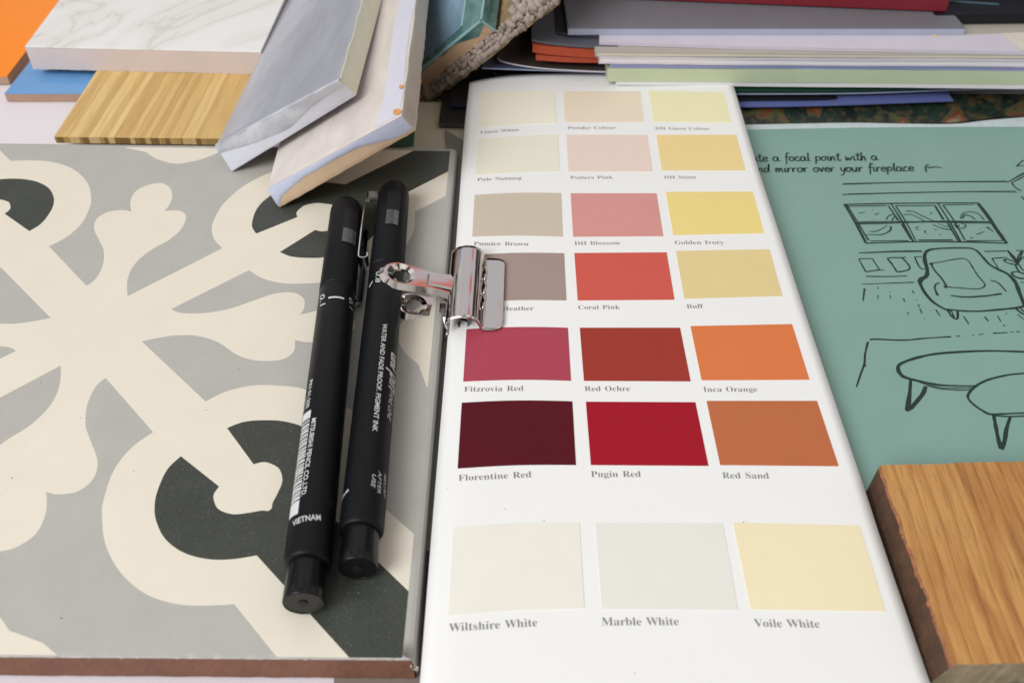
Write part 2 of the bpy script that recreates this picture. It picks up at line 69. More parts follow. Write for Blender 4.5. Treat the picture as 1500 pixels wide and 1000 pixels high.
def bump(nt, b, h, strength, dist=0.0002):
    n = nt.nodes.new('ShaderNodeBump'); n.inputs['Strength'].default_value = strength; n.inputs['Distance'].default_value = dist
    nt.links.new(h, n.inputs['Height']); nt.links.new(n.outputs[0], b.inputs['Normal'])
def mul(c, k): return (c[0]*k, c[1]*k, c[2]*k, 1)
def M(name, rgb, rough=.5, vary=.06, vs=1.2, metal=0, bs=0, bscale=30, spec=.5, coat=0, speck=0, speckc=None, fine=0):
    m, nt, b = node_mat(name); c = lin(rgb)
    v = coords(nt)
    f = noise(nt, v, vs, 4, .6)
    col = ramp(nt, f, [(0.3, mul(c, 1-vary)), (0.7, mul(c, 1+vary))])
    if fine:
        g = noise(nt, v, 45, 3, .6)
        col = mixc(nt, 1.0, col, ramp(nt, g, [(0.3, (1-fine,)*3+(1,)), (0.7, (1+fine,)*3+(1,))]), 'MULTIPLY')
    if speck:
        g = noise(nt, v, 22, 2, .5)
        g2 = ramp(nt, g, [(0.66, (0, 0, 0, 1)), (0.74, (speck,)*3+(1,))])
        col = mixc(nt, g2, col, lin(speckc))
    nt.links.new(col, b.inputs['Base Color'])
    b.inputs['Roughness'].default_value = rough; b.inputs['Metallic'].default_value = metal
    b.inputs['Specular IOR Level'].default_value = spec
    b.inputs['Coat Weight'].default_value = coat; b.inputs['Coat Roughness'].default_value = .08
    if bs: bump(nt, b, noise(nt, v, bscale, 4, .6), bs)
    return m

mt = {}
mt['table'] = M('white tabletop', (226, 219, 224), .45, .02, .2, bs=.1, bscale=8)
mt['terracotta'] = M('tile biscuit', (124, 84, 66), .85, .14, 1.2, bs=.8, bscale=14, fine=.12)
mt['tcream'] = M('tile cream glaze', (227, 219, 203), .38, .02, .8, bs=.06, bscale=25, fine=.012)
mt['tgrey'] = M('tile grey glaze', (178, 176, 170), .38, .035, .9, bs=.06, bscale=25, fine=.07)
mt['tdark'] = M('tile charcoal glaze', (62, 66, 60), .36, .12, .9, spec=.35, bs=.1, bscale=25, fine=.35, speck=.8, speckc=(132, 130, 118))
mt['chip'] = M('chipped glaze', (205, 190, 175), .7, .2, 8, bs=.6)
mt['pen'] = M('matte black plastic', (13, 15, 18), .45, .08, 1.5, bs=.05, bscale=60, spec=.22)
mt['penend'] = M('glossy black plastic', (11, 11, 13), .28, .1, 1.5, spec=.35)
mt['penrecess'] = M('recess black', (9, 9, 10), .6, .1, 3)
mt['penwin'] = M('smoky clear window', (72, 74, 76), .15, .25, 6, spec=.8)
mt['ink'] = M('white print', (205, 208, 208), .5, .03, 4)
mt['inkgrey'] = M('pale print', (165, 168, 168), .5, .03, 4)
def chrome_mat():
    m, nt, b = node_mat('nickel plate'); v = coords(nt)
    b.inputs['Base Color'].default_value = lin((214, 208, 204)); b.inputs['Metallic'].default_value = 1
    f = noise(nt, v, 3, 4, .6); r = nt.nodes.new('ShaderNodeMapRange'); r.inputs[3].default_value = .04; r.inputs[4].default_value = .12; nt.links.new(f, r.inputs[0]); nt.links.new(r.outputs[0], b.inputs['Roughness'])
    bump(nt, b, noise(nt, v, .9, 0, .5), .6, .0006)
    return m
mt['chrome'] = chrome_mat()
mt['clipmetal'] = M('pen clip steel', (225, 225, 228), .16, .03, 1.2, metal=1)
mt['card'] = M('white card stock', (236, 236, 234), .55, .006, .6, bs=.04, bscale=20)
mt['caption'] = M('grey caption ink', (124, 121, 120), .6, .05, 5)
mt['booklet'] = M('sage green paper', (128, 164, 154), .42, .025, .5, bs=.05, bscale=20, fine=.025)
mt['bookletedge'] = M('booklet paper edge', (190, 202, 205), .6, .06, 3)
mt['drawing'] = M('dark green ink', (22, 48, 42), .5, .05, 2)
mt['taupe'] = M('taupe board', (128, 116, 108), .6, .05, 1)
mt['greyboard'] = M('grey board', (118, 118, 112), .5, .05, 1)
mt['beige'] = M('beige paper', (188, 180, 158), .6, .03, 1)
mt['darkgreen'] = M('bottle green card', (34, 78, 58), .5, .05, 2)

# oak
def wood_mat(name, cols, rotz, sc1=(3.2, .32, 3.2), warp=1.0, dark=.55):
    m, nt, b = node_mat(name)
    v = coords(nt, (1, 1, 1), rotz)
    # broad figure
    mp = nt.nodes.new('ShaderNodeMapping'); mp.inputs['Scale'].default_value = sc1; nt.links.new(v, mp.inputs[0])
    a = noise(nt, mp.outputs[0], .8, 4, .55, .5*warp)
    base = ramp(nt, a, [(.28, lin(cols[0])), (.46, lin(cols[1])), (.6, lin(cols[2])), (.75, lin(cols[1]))])
    # growth lines: bands of a warped distance field
    w = nt.nodes.new('ShaderNodeTexWave'); w.wave_type = 'BANDS'; w.bands_direction = 'X'; w.wave_profile = 'SAW'
    mp2 = nt.nodes.new('ShaderNodeMapping'); mp2.inputs['Scale'].default_value = (1, .16, 1); nt.links.new(v, mp2.inputs[0])
    w.inputs['Scale'].default_value = 1.0; w.inputs['Distortion'].default_value = 5.5; w.inputs['Detail'].default_value = 3
    w.inputs['Detail Scale'].default_value = .9; nt.links.new(mp2.outputs[0], w.inputs['Vector'])
    lines = ramp(nt, w.outputs['Fac'], [(0, (1, 1, 1, 1)), (.62, (.96, .95, .93, 1)), (.93, (dark+.12, dark+.04, dark-.04, 1)), (1, (.95, .92, .9, 1))])
    col = mixc(nt, .75, base, lines, 'MULTIPLY')
    # pores: short fine streaks
    mp3 = nt.nodes.new('ShaderNodeMapping'); mp3.inputs['Scale'].default_value = (42, 1.1, 42); nt.links.new(v, mp3.inputs[0])
    p = noise(nt, mp3.outputs[0], 1, 3, .6)
    pc = ramp(nt, p, [(.34, (.62, .54, .46, 1)), (.45, (1, 1, 1, 1)), (.8, (1.06, 1.05, 1.02, 1))])
    col = mixc(nt, .85, col, pc, 'MULTIPLY')
    nt.links.new(col, b.inputs['Base Color'])
    b.inputs['Roughness'].default_value = .42
    bump(nt, b, p, .25, .0001)
    return m
mt['oak'] = wood_mat('oak veneer', [(156, 104, 54), (184, 130, 72), (200, 150, 88)], 0.03)
mt['oakside'] = M('rough sawn oak edge', (84, 58, 40), .85, .3, 3, bs=.9, bscale=12, fine=.25)
mt['oakedge'] = M('splintered reddish edge', (158, 104, 72), .8, .3, 5, bs=.9, bscale=12, fine=.2)
mt['oakfront'] = M('sawn end grain', (150, 130, 104), .8, .22, 2.5, bs=.7, bscale=14, fine=.22)

def bamboo_mat(name, rotz, endgrain=False):
    m, nt, b = node_mat(name); v = coords(nt, (1, 1, 1), rotz)
    mp = nt.nodes.new('ShaderNodeMapping'); mp.inputs['Scale'].default_value = (1, 0.0, 0 if not endgrain else 0); nt.links.new(v, mp.inputs[0])
    vo = nt.nodes.new('ShaderNodeTexVoronoi'); vo.inputs['Scale'].default_value = 5.2; vo.inputs['Randomness'].default_value = .55
    nt.links.new(mp.outputs[0], vo.inputs['Vector'])
    sx = nt.nodes.new('ShaderNodeSeparateColor'); nt.links.new(vo.outputs['Color'], sx.inputs[0])
    if endgrain:
        base = ramp(nt, sx.outputs[0], [(.3, lin((128, 100, 54))), (.5, lin((186, 154, 96))), (.7, lin((206, 178, 124)))])
    else:
        base = ramp(nt, sx.outputs[0], [(.1, lin((200, 162, 98))), (.5, lin((214, 178, 112))), (.9, lin((226, 196, 134)))])
    mp3 = nt.nodes.new('ShaderNodeMapping'); mp3.inputs['Scale'].default_value = (16, .5, 16); nt.links.new(v, mp3.inputs[0])
    p = noise(nt, mp3.outputs[0], 1, 4, .6)
    pc = ramp(nt, p, [(.3, (.8, .76, .68, 1)), (.55, (1, 1, 1, 1)), (.75, (1.12, 1.1, 1.04, 1))])
    col = mixc(nt, .85, base, pc, 'MULTIPLY')
    nt.links.new(col, b.inputs['Base Color']); b.inputs['Roughness'].default_value = .4
    return m
def marble_mat():
    m, nt, b = node_mat('veined white glaze'); v = coords(nt, (1, .8, 1), .5)
    a = noise(nt, v, .13, 4, .55, .9)
    vein = ramp(nt, a, [(.44, (1, 1, 1, 1)), (.49, (.94, .935, .91, 1)), (.5, (.80, .79, .76, 1)), (.51, (.94, .93, .91, 1)), (.56, (1, 1, 1, 1))])
    col = mixc(nt, 1, lin((234, 233, 231)), vein, 'MULTIPLY')
    nt.links.new(col, b.inputs['Base Color']); b.inputs['Roughness'].default_value = .22
    return m
mt['marble'] = marble_mat()
mt['marbleside'] = M('porcelain edge', (212, 198, 194), .6, .05, .4, bs=.5, bscale=16, fine=.05)
mt['orange'] = M('orange glaze', (255, 142, 28), .25, .02, .5, spec=.25)
mt['blue'] = M('blue glaze', (110, 160, 212), .2, .02, .5, spec=.3)
mt['biscuit'] = M('brown biscuit', (172, 140, 120), .8, .08, 2, bs=.5, bscale=16)
mt['bamboo'] = bamboo_mat('bamboo strips', 0.0); mt['bambooend'] = bamboo_mat('bamboo strip ends', 0.0, True)

def cloudy_glaze(name, c1, c2, c3, rough=.07, scale=.5, coat=.8, rot=(0, -.54, 0), stretch=(1, .35, 1), bs=.25):
    m, nt, b = node_mat(name); v = coords(nt, stretch, 0, rot)
    a = noise(nt, v, scale, 5, .6, 1.2)
    col = ramp(nt, a, [(.32, lin(c1)), (.48, lin(c2)), (.68, lin(c3))])
    nt.links.new(col, b.inputs['Base Color']); b.inputs['Roughness'].default_value = rough
    b.inputs['Coat Weight'].default_value = coat; b.inputs['Coat Roughness'].default_value = .05
    bump(nt, b, noise(nt, v, .55, 3, .5), bs, .002)
    return m
mt['greyglaze'] = cloudy_glaze('grey glossy glaze', (150, 153, 164), (163, 167, 180), (178, 182, 196), scale=.25, rough=.1, coat=.5)
mt['bevelglaze'] = cloudy_glaze('marbled bevel glaze', (160, 162, 168), (188, 190, 197), (214, 217, 224), scale=.45, rough=.05)
mt['taupeglaze'] = M('taupe side glaze', (198, 186, 176), .4, .08, 1.2, fine=.04)
mt['creamglaze'] = M('cream side glaze', (224, 220, 194), .3, .04, 2)
mt['pinkglaze'] = cloudy_glaze('blush crackle glaze', (206, 196, 190), (218, 208, 202), (226, 220, 214), rough=.25, coat=.3, bs=.08)
mt['palestrip'] = M('pale lilac glaze', (214, 214, 228), .2, .03, 1, coat=.4)
mt['runglaze'] = M('running bluish glaze', (196, 202, 224), .15, .06, 1.5, coat=.5)
mt['clay'] = M('tan clay biscuit', (200, 172, 142), .85, .07, 1.5, bs=.6, bscale=16, fine=.06)
mt['whiteglaze'] = M('white glaze skirt', (206, 208, 218), .3, .06, 1, coat=.3)
mt['chipclay'] = M('chipped clay', (206, 150, 92), .8, .1, 4)
mt['teal'] = cloudy_glaze('teal rim glaze', (56, 92, 92), (78, 122, 120), (110, 150, 146), scale=1.4, bs=.1)
mt['tealblue'] = cloudy_glaze('blue grey pool glaze', (112, 138, 158), (128, 156, 178), (140, 170, 190), scale=.5, bs=.1)
mt['tealline'] = M('pale teal ridge', (134, 176, 178), .2, .06, 2, coat=.5)
mt['tealclay'] = M('buff clay', (202, 168, 138), .85, .06, 1.5, bs=.5, bscale=16, fine=.05)
mt['loop'] = M('taupe carpet loops', (160, 146, 138), .95, .3, 2.5, bs=.6, bscale=30, fine=.3)
mt['backing'] = M('jute backing', (138, 118, 84), .95, .35, 4, bs=.9, bscale=20, fine=.4)
mt['white'] = M('white paper', (226, 224, 224), .6, .02, 1)
mt['lilac'] = M('lilac white paper', (206, 200, 212), .6, .03, 1)
mt['cream'] = M('cream paper', (214, 208, 192), .6, .03, 1)
mt['greige'] = M('greige card', (178, 170, 160), .6, .03, 1)
mt['lavender'] = M('lavender blue paper', (140, 146, 190), .5, .04, 1)
mt['palegreen'] = M('pale green cover', (190, 200, 168), .5, .03, 1)
mt['greybook_shaded'] = M('shaded satin grey cover', (116, 118, 124), .3, .03, 1)  # darkened: the shade on top of the book is put into its colour
mt['greyspine_lit'] = M('lit blue grey spine', (172, 178, 196), .45, .03, 1)  # paler: the light on the front of the book is put into its colour
mt['red'] = M('dark red cloth cover', (128, 30, 42), .6, .06, 1, bs=.15, bscale=40)
mt['navy'] = M('black navy cover', (14, 19, 28), .35, .1, .6)
mt['navyline'] = M('worn cover edge', (84, 112, 122), .4, .1, 2)
mt['rust'] = M('rust orange cover', (164, 62, 32), .5, .1, 2)
mt['slate'] = M('slate cover', (84, 86, 96), .5, .08, 2)
mt['bluegrey'] = M('blue grey cover', (88, 100, 124), .5, .08, 1)
mt['darkbrown'] = M('dark brown cover', (66, 58, 54), .5, .15, 2)
mt['bluefolder'] = M('blue folder', (92, 102, 156), .45, .05, 1)
mt['nightblue'] = M('night blue cover', (50, 60, 108), .5, .1, 1)
mt['black'] = M('black cover', (14, 14, 16), .5, .1, 1)
mt['paleblue'] = M('pale blue page edge', (160, 172, 196), .6, .06, 3)
mt['yellow'] = M('yellow tab', (224, 206, 120), .6, .04, 2)
def floral_mat():
    m, nt, b = node_mat('patchwork print'); v = coords(nt, (1, .6, 1), .4)
    a = noise(nt, v, .75, 2, .5, .6)
    col = ramp(nt, a, [(.30, lin((20, 24, 24))), (.42, lin((34, 52, 40))), (.50, lin((28, 30, 34))), (.56, lin((78, 80, 50))), (.62, lin((112, 42, 30))), (.72, lin((132, 122, 96)))])
    d = noise(nt, v, 3.2, 2, .5)
    col = mixc(nt, ramp(nt, d, [(.52, (0, 0, 0, 1)), (.62, (.55, .55, .55, 1))]), col, lin((88, 74, 44)))
    nt.links.new(col, b.inputs['Base Color']); b.inputs['Roughness'].default_value = .3
    return m
mt['floral'] = floral_mat()

# ------------------------------------------------------------------ object helpers (world centimetres in, metres out)
class MB:
    def __init__(s): s.v = []; s.f = []; s.mi = []; s.sm = []
    def add(s, vs, fs, mi=0, smooth=False):
        o = len(s.v); s.v += [Vector(v) for v in vs]
        for f in fs: s.f.append([i+o for i in f]); s.mi.append(mi); s.sm.append(smooth)
def origin_of(o):
    v = Vector((0, 0, 0))
    while o is not None: v += o.location; o = o.parent
    return v
def build(name, mb, mats, parent=None, loc=None):
    """link mb as one mesh; verts are world cm; top-level objects get their origin at their base centre"""
    if loc is None:
        if parent is None:
            xs = [v.x for v in mb.v]; ys = [v.y for v in mb.v]; zs = [v.z for v in mb.v]
            w = Vector(((min(xs)+max(xs))/2, (min(ys)+max(ys))/2, min(zs)))*S
        else: w = origin_of(parent)
    else: w = Vector(loc)*S
    me = bpy.data.meshes.new(name)
    me.from_pydata([v*S-w for v in mb.v], [], mb.f)
    if not isinstance(mats, (list, tuple)): mats = [mats]
    for m in mats: me.materials.append(m)
    for p, i, s in zip(me.polygons, mb.mi, mb.sm): p.material_index = i; p.use_smooth = s
    me.update()
    o = bpy.data.objects.new(name, me); C.objects.link(o)
    if parent is not None: o.parent = parent; o.location = w-origin_of(parent)
    else: o.location = w
    return o
def tag(o, label, cat, group=None):
    o['label'] = label; o['category'] = cat
    if group: o['group'] = group
    return o
def thing(name, label, cat, loc, group=None):
    o = bpy.data.objects.new(name, None); C.objects.link(o); o.location = Vector(loc)*S; o.empty_display_size = .01
    return tag(o, label, cat, group)
def bevel(o, w, seg=2):
    m = o.modifiers.new('bevel', 'BEVEL'); m.width = w*S; m.segments = seg; m.limit_method = 'ANGLE'; m.angle_limit = .6
    return o
def tess(loops):
    """loops of Vectors (first outer, others holes) -> verts, tris"""
    vs = [v for l in loops for v in l]
    return vs, [list(t) for t in tessellate_polygon([[Vector(v) for v in l] for l in loops])]
def sheet(mb, pts, thick=0.0, mi=0, side=None):
    """polygon of world points (upper face), given downward thickness"""
    n = len(pts); pts = [Vector(p) for p in pts]
    vs, tr = tess([pts])
    mb.add(pts, tr, mi)
    fixup(mb, len(tr))
    if thick:
        low = [p-Vector((0, 0, thick)) for p in pts]
        k0 = len(mb.f)
        ar = sum(pts[i].x*pts[(i+1) % n].y-pts[(i+1) % n].x*pts[i].y for i in range(n))
        sd = mi if side is None else side
        q = [[i, i+n, (i+1) % n+n, (i+1) % n] for i in range(n)]
        if ar < 0: q = [list(reversed(a)) for a in q]
        mb.add(pts+low, q, sd)
        mb.add(low, [list(reversed(t)) for t in tr], mi)
        fixup(mb, len(tr), False)
def fixup(mb, k, up=True):
    for i in range(len(mb.f)-k, len(mb.f)):
        f = mb.f[i]; a, b, c = (mb.v[j] for j in f[:3]); nz = (b-a).cross(c-a).z
        if (nz < 0) == up: mb.f[i] = list(reversed(f))
def hexa(mb, c8, n=(1, 1, 1), jit=None, mis=(0,)*6, smooth=False):
    """c8: bottom FL FR BR BL, top FL FR BR BL (front, right, back, left).  faces: bottom top front right back left"""
    b = [Vector(p) for p in c8]; nx, ny, nz = n
    def at(u, v, w):
        lo = (b[0]*(1-u)+b[1]*u)*(1-v)+(b[3]*(1-u)+b[2]*u)*v; hi = (b[4]*(1-u)+b[5]*u)*(1-v)+(b[7]*(1-u)+b[6]*u)*v
        p = lo*(1-w)+hi*w
        return p+jit(u, v, w, p) if jit else p
    idx = {}; vs = []
    def vid(i, j, k):
        if (i, j, k) not in idx: idx[(i, j, k)] = len(vs); vs.append(at(i/nx, j/ny, k/nz))
        return idx[(i, j, k)]
    fs = []; ms = []
    for i in range(nx):
        for j in range(ny):
            fs.append([vid(i, j, 0), vid(i, j+1, 0), vid(i+1, j+1, 0), vid(i+1, j, 0)]); ms.append(mis[0])
            fs.append([vid(i, j, nz), vid(i+1, j, nz), vid(i+1, j+1, nz), vid(i, j+1, nz)]); ms.append(mis[1])
    for i in range(nx):
        for k in range(nz):
            fs.append([vid(i, 0, k), vid(i+1, 0, k), vid(i+1, 0, k+1), vid(i, 0, k+1)]); ms.append(mis[2])
            fs.append([vid(i, ny, k), vid(i, ny, k+1), vid(i+1, ny, k+1), vid(i+1, ny, k)]); ms.append(mis[4])
    for j in range(ny):
        for k in range(nz):
            fs.append([vid(nx, j, k), vid(nx, j+1, k), vid(nx, j+1, k+1), vid(nx, j, k+1)]); ms.append(mis[3])
            fs.append([vid(0, j, k), vid(0, j, k+1), vid(0, j+1, k+1), vid(0, j+1, k)]); ms.append(mis[5])
    o = len(mb.v); mb.v += vs
    for f, m in zip(fs, ms): mb.f.append([i+o for i in f]); mb.mi.append(m); mb.sm.append(smooth)
def up(p, h): return Vector((p[0], p[1], p[2]+h))
def hashn(*a):
    x = sin(sum(v*k for v, k in zip(a, (12.9898, 78.233, 37.719))))*43758.5453
    return x-math.floor(x)
def vn(x, s=1.0, seed=0):            # 1-D value noise, -1..1
    x = x*s; i = math.floor(x); f = x-i; f = f*f*(3-2*f)
    return (hashn(i, seed)*(1-f)+hashn(i+1, seed)*f)*2-1
def catmull(pts, k=6):
    """open smooth curve through 2-D points"""
    out = []
    n = len(pts)
    for i in range(n-1):
        p0 = pts[max(i-1, 0)]; p1 = pts[i]; p2 = pts[i+1]; p3 = pts[min(i+2, n-1)]
        for j in range(k):
            t = j/k
            out.append(tuple(.5*((2*b)+(c-a)*t+(2*a-5*b+4*c-d)*t*t+(3*b-a-3*c+d)*t**3) for a, b, c, d in zip(p0, p1, p2, p3)))
    out.append(tuple(pts[-1])); return out

# ------------------------------------------------------------------ lettering
GC = {}
def serif_glyph(ch):
    if ch not in GC:
        adv, loops = GLYPHS[ch]
        c = bpy.data.curves.new('g', 'CURVE'); c.dimensions = '2D'; c.fill_mode = 'FRONT'; c.offset = -.005
        for l in loops:
            s = c.splines.new('POLY'); s.points.add(len(l)//2-1); s.use_cyclic_u = True
            for i in range(len(l)//2): s.points[i].co = (l[2*i]/500, l[2*i+1]/500, 0, 1)
        o = bpy.data.objects.new('g', c); C.objects.link(o)
        me = o.evaluated_get(bpy.context.evaluated_depsgraph_get()).to_mesh()
        GC[ch] = (adv/500, [(v.co.x, v.co.y) for v in me.vertices], [list(p.vertices) for p in me.polygons])
        bpy.data.objects.remove(o); bpy.data.curves.remove(c)
    return GC[ch]
def serif(text):
    x = 0; vs = []; fs = []
    for ch in text:
        if ch == ' ': x += .25; continue
        adv, v, f = serif_glyph(ch); o = len(vs)
        vs += [(a+x, b) for a, b in v]; fs += [[i+o for i in q] for q in f]; x += adv
    return vs, fs
def sans(text, shear=0, bold=0):
    c = bpy.data.curves.new('t', 'FONT'); c.body = text; c.size = 1; c.shear = shear; c.offset = bold; c.resolution_u = 3
    o = bpy.data.objects.new('t', c); C.objects.link(o)
    me = o.evaluated_get(bpy.context.evaluated_depsgraph_get()).to_mesh()
    r = ([(v.co.x, v.co.y) for v in me.vertices], [list(p.vertices) for p in me.polygons])
    bpy.data.objects.remove(o); bpy.data.curves.remove(c)
    return r
def norm2(vs, h=None):
    x0 = min(v[0] for v in vs); x1 = max(v[0] for v in vs)
    return [((v[0]-x0)/(x1-x0), v[1]/(x1-x0)) for v in vs]

# ================================================================== SETTING
mb = MB(); sheet(mb, [(-90, -40, 0), (90, -40, 0), (90, 120, 0), (-90, 120, 0)], 3)
tb = build('tabletop', mb, mt['table'], loc=(0, 30, -3)); tb['kind'] = 'structure'

# ================================================================== PATTERNED TILE
TC = Vector((-12.009, 19.021)); TY = .010; TH = 10.0; TZ = 1.0
def tl(a, b, z=TZ):
    c, s = cos(TY), sin(TY); return Vector((TC.x+a*c-b*s, TC.y+a*s+b*c, z))
def inv(px, py):
    p = P(px, py, TZ); x, y = p.x-TC.x, p.y-TC.y; c, s = cos(TY), sin(TY); return (x*c+y*s, -x*s+y*c)
tile = thing('floor_tile', 'large square tile patterned with cream and charcoal flourishes on grey, under the two pens', 'tile', tl(0, 0, .1))
mb = MB(); e = 9.93
hexa(mb, [tl(-e, -9.96, .1), tl(e, -9.96, .1), tl(e, e, .1), tl(-e, e, .1), tl(-e, -9.96, .93), tl(e, -9.96, .93), tl(e, e, .93), tl(-e, e, .93)], (160, 1, 5),
     jit=lambda u, v, w, p: Vector((0, -.008*vn(p.x*9+w*31, 1, 3) if v < .5 else 0, -.008*vn(p.x, 9, 2))))
build('clay_body', mb, mt['terracotta'], tile)
# glaze: rolled edge on three sides, ragged cut edge at the front
mb = MB(); per = []
def side_pts(a0, b0, a1, b1, n, front, nx, ny):
    for i in range(n):
        t = i/n; per.append((a0+(a1-a0)*t, b0+(b1-b0)*t, front, nx, ny))
R = .25
side_pts(-TH, -TH, TH, -TH, 260, True, 0, -1)
side_pts(TH, -TH, TH, TH-R, 40, False, 1, 0)
for i in range(8):
    an = i/8*pi/2; per.append((TH-R+R*cos(an), TH-R+R*sin(an), False, cos(an), sin(an)))
side_pts(TH-R, TH, -TH, TH, 40, False, 0, 1)
side_pts(-TH, TH, -TH, -TH, 40, False, -1, 0)
rings = []
for k in range(6):
    ring = []
    for (a, b, fr, nx, ny) in per:
        if fr:
            j = vn(a, 7, 1)*.02+vn(a, 21, 4)*.014
            ins = (.12, .05, .03, .02, .02, .03)[k]; z = (1.0, 1.0, .995, .975, .955, .93)[k]
            if k in (1, 2, 3): ins += j; z -= max(0, j)*.6
            if a > 9.6: ins *= 1; 
        else:
            ins = (.30, .17, .08, .02, 0, 0)[k]; z = (1.0, .992, .965, .90, .8, .14)[k]
        aa, bb = a-nx*ins, b-ny*ins
        si = (.30, .17, .08, .02, 0, 0)[k]; fi = (.12, .05, .03, .02, .02, .03)[k]
        aa = max(-TH+si, min(TH-si, aa)); bb = max(-TH+fi if not fr else -99, min(TH-si, bb))
        ring.append(tl(aa, bb, z))
    rings.append(ring)
n = len(per)
for k in range(5):
    mb.add(rings[k]+rings[k+1], [[i, i+n, (i+1) % n+n, (i+1) % n] for i in range(n)], 0, True)
mb.add(rings[0], [list(range(n))], 0); fixup(mb, 1)
# printed pattern, stacked as thin sheets
def clip_poly(pts, lo=-9.72, hi=9.72, blo=-9.95):
    for ax, lim, sg in ((0, lo, 1), (0, hi, -1), (1, blo, 1), (1, hi, -1)):
        out = []
        for i in range(len(pts)):
            p, q = pts[i-1], pts[i]; dp, dq = (p[ax]-lim)*sg, (q[ax]-lim)*sg
            if (dp < 0) != (dq < 0):
                t = dp/(dp-dq); out.append((p[0]+(q[0]-p[0])*t, p[1]+(q[1]-p[1])*t))
            if dq >= 0: out.append(q)
        pts = out
        if not pts: return pts
    out = [pts[0]]
    for p in pts[1:]:
        if abs(p[0]-out[-1][0])+abs(p[1]-out[-1][1]) > 1e-4: out.append(p)
    return out
lay = [0.0004]
def decal(pts, mi, rots=4):
    for r in range(rots):
        c, s = cos(r*pi/2), sin(r*pi/2)
        q = clip_poly([(a*c-b*s, a*s+b*c) for a, b in pts])
        if len(q) > 2:
            sheet(mb, [tl(a, b, TZ+lay[0]) for a, b in q], 0, mi)
            lay[0] += .0001
Z2 = lambda x, y: inv(x/2.273, 560+y/2.273)
Z1 = lambda x, y: inv(x/2.381, 200+y/2.381)
def pq(p): return ((p[0]-p[1])/sqrt(2), (p[0]+p[1])/sqrt(2))
def ab(p): return ((p[0]+p[1])/sqrt(2), (-p[0]+p[1])/sqrt(2))
def mirror_diag(half):   # half: list of (p,q) from centre outward with q<0; close with its mirror image
    return [ab(h) for h in half]+[ab((h[0], -h[1])) for h in reversed(half) if abs(h[1]) > .01]
def avq(lo, hi):
    a, b = pq(Z2(*lo)), pq(Z2(*hi)); return ((a[0]+b[0])/2, -(abs(a[1])+abs(b[1]))/2)
arm_q = avq((510, 165), (668, 78))[1]
CORN = 10/sqrt(2)*2
oring = [pq(Z2(*p)) for p in [(510, 165), (440, 215), (380, 290), (345, 390), (340, 450), (352, 540), (400, 630), (480, 700), (580, 735), (680, 742), (780, 737)]]
band_o = pq(Z2(925, 917))
decal(mirror_diag([(0, arm_q)]+catmull(oring)+[band_o, (band_o[0]+3, band_o[1]), (CORN+4, band_o[1])]), 1)
# fleurs on the axes
fl = catmull([Z1(*p) for p in [(285, 530), (330, 500), (358, 450), (362, 400), (345, 360), (328, 320), (340, 285), (380, 262), (430, 257), (458, 262)]])
fl += catmull([Z1(*p) for p in [(458, 262), (455, 225), (475, 190), (520, 168), (565, 162)]])[1:]
fl += catmull([Z1(*p) for p in [(565, 162), (592, 178), (601, 208), (590, 240), (572, 260)]])[1:]
fl += catmull([Z1(*p) for p in [(572, 260), (620, 258), (645, 270), (648, 290), (630, 325), (590, 360), (520, 400), (470, 445), (447, 490), (443, 530)]])[1:]
decal(fl+[(1.0, 0), (0, -1.0), (-1.0, 0)], 1)
# half blossoms on the edges
eh = [Z1(*p) for p in [(385, 14), (440, 40), (510, 55)]]+catmull([Z1(*p) for p in [(510, 55), (545, 78), (600, 95)]])[1:]
eh = [(a if i < len(eh)-1 else 0, b) for i, (a, b) in enumerate(eh)]
decal(eh+[(-a, b) for a, b in reversed(eh[:-1])]+[(-eh[0][0], 12), (eh[0][0], 12)], 1)
# charcoal rings running into the corners
dring = [pq(Z2(*p)) for p in [(615, 235), (560, 285), (528, 350), (515, 405), (520, 460), (550, 520), (610, 565), (690, 587), (770, 588), (855, 575)]]
band_d = pq(Z2(1165, 917))
b0 = dring[-1]
decal(mirror_diag(catmull(dring)+[band_d, (CORN+4, band_d[1])]), 2)
# cream arm and bud laid over the charcoal
nk = [avq((722, 350), (838, 277))]+[pq(Z2(*p)) for p in [(712, 372), (714, 398), (730, 423), (775, 438), (830, 433), (870, 426), (893, 428)]]
bud = catmull(nk); bud[-1] = (bud[-1][0], 0)
st = pq(Z2(615, 235))
decal(mirror_diag([(st[0]-.6, arm_q*.85), (st[0]-.05, arm_q*1.0)]+bud), 1)
for (x, y) in ((430, 383), (18, 700), (196, 690), (118, 612), (302, 600), (60, 560), (250, 840), (90, 905), (350, 540), (210, 380), (480, 905)):
    c0 = inv(x, y); r0 = random.uniform(.012, .024)
    sheet(mb, [tl(c0[0]+r0*cos(k)*random.uniform(.6, 1.2), c0[1]+r0*sin(k)*random.uniform(.6, 1.2), TZ+lay[0]+.0003) for k in range(6)], 0, 2)
glz = build('glazed_face', mb, [mt['tgrey'], mt['tcream'], mt['tdark']], tile)
# chipped corner
mb = MB()
cp = tl(9.93, -9.93, .75)
for i in range(9):
    a, h = random.uniform(-.05, .05), random.uniform(-.3, .12)
    r = random.uniform(.05, .09); c = cp+Vector((a, random.uniform(-.06, .02), h))
    vs = [c+Vector((random.uniform(-r, r), random.uniform(-.04, .0), random.uniform(-r, r)*1.4)) for _ in range(5)]+[c+Vector((0, .05, 0))]
    mb.add(vs, [[0, 1, 2], [0, 2, 3], [0, 3, 4], [0, 4, 1], [5, 1, 2], [5, 2, 3], [5, 3, 4]])
build('chipped_corner', mb, mt['chip'], tile)

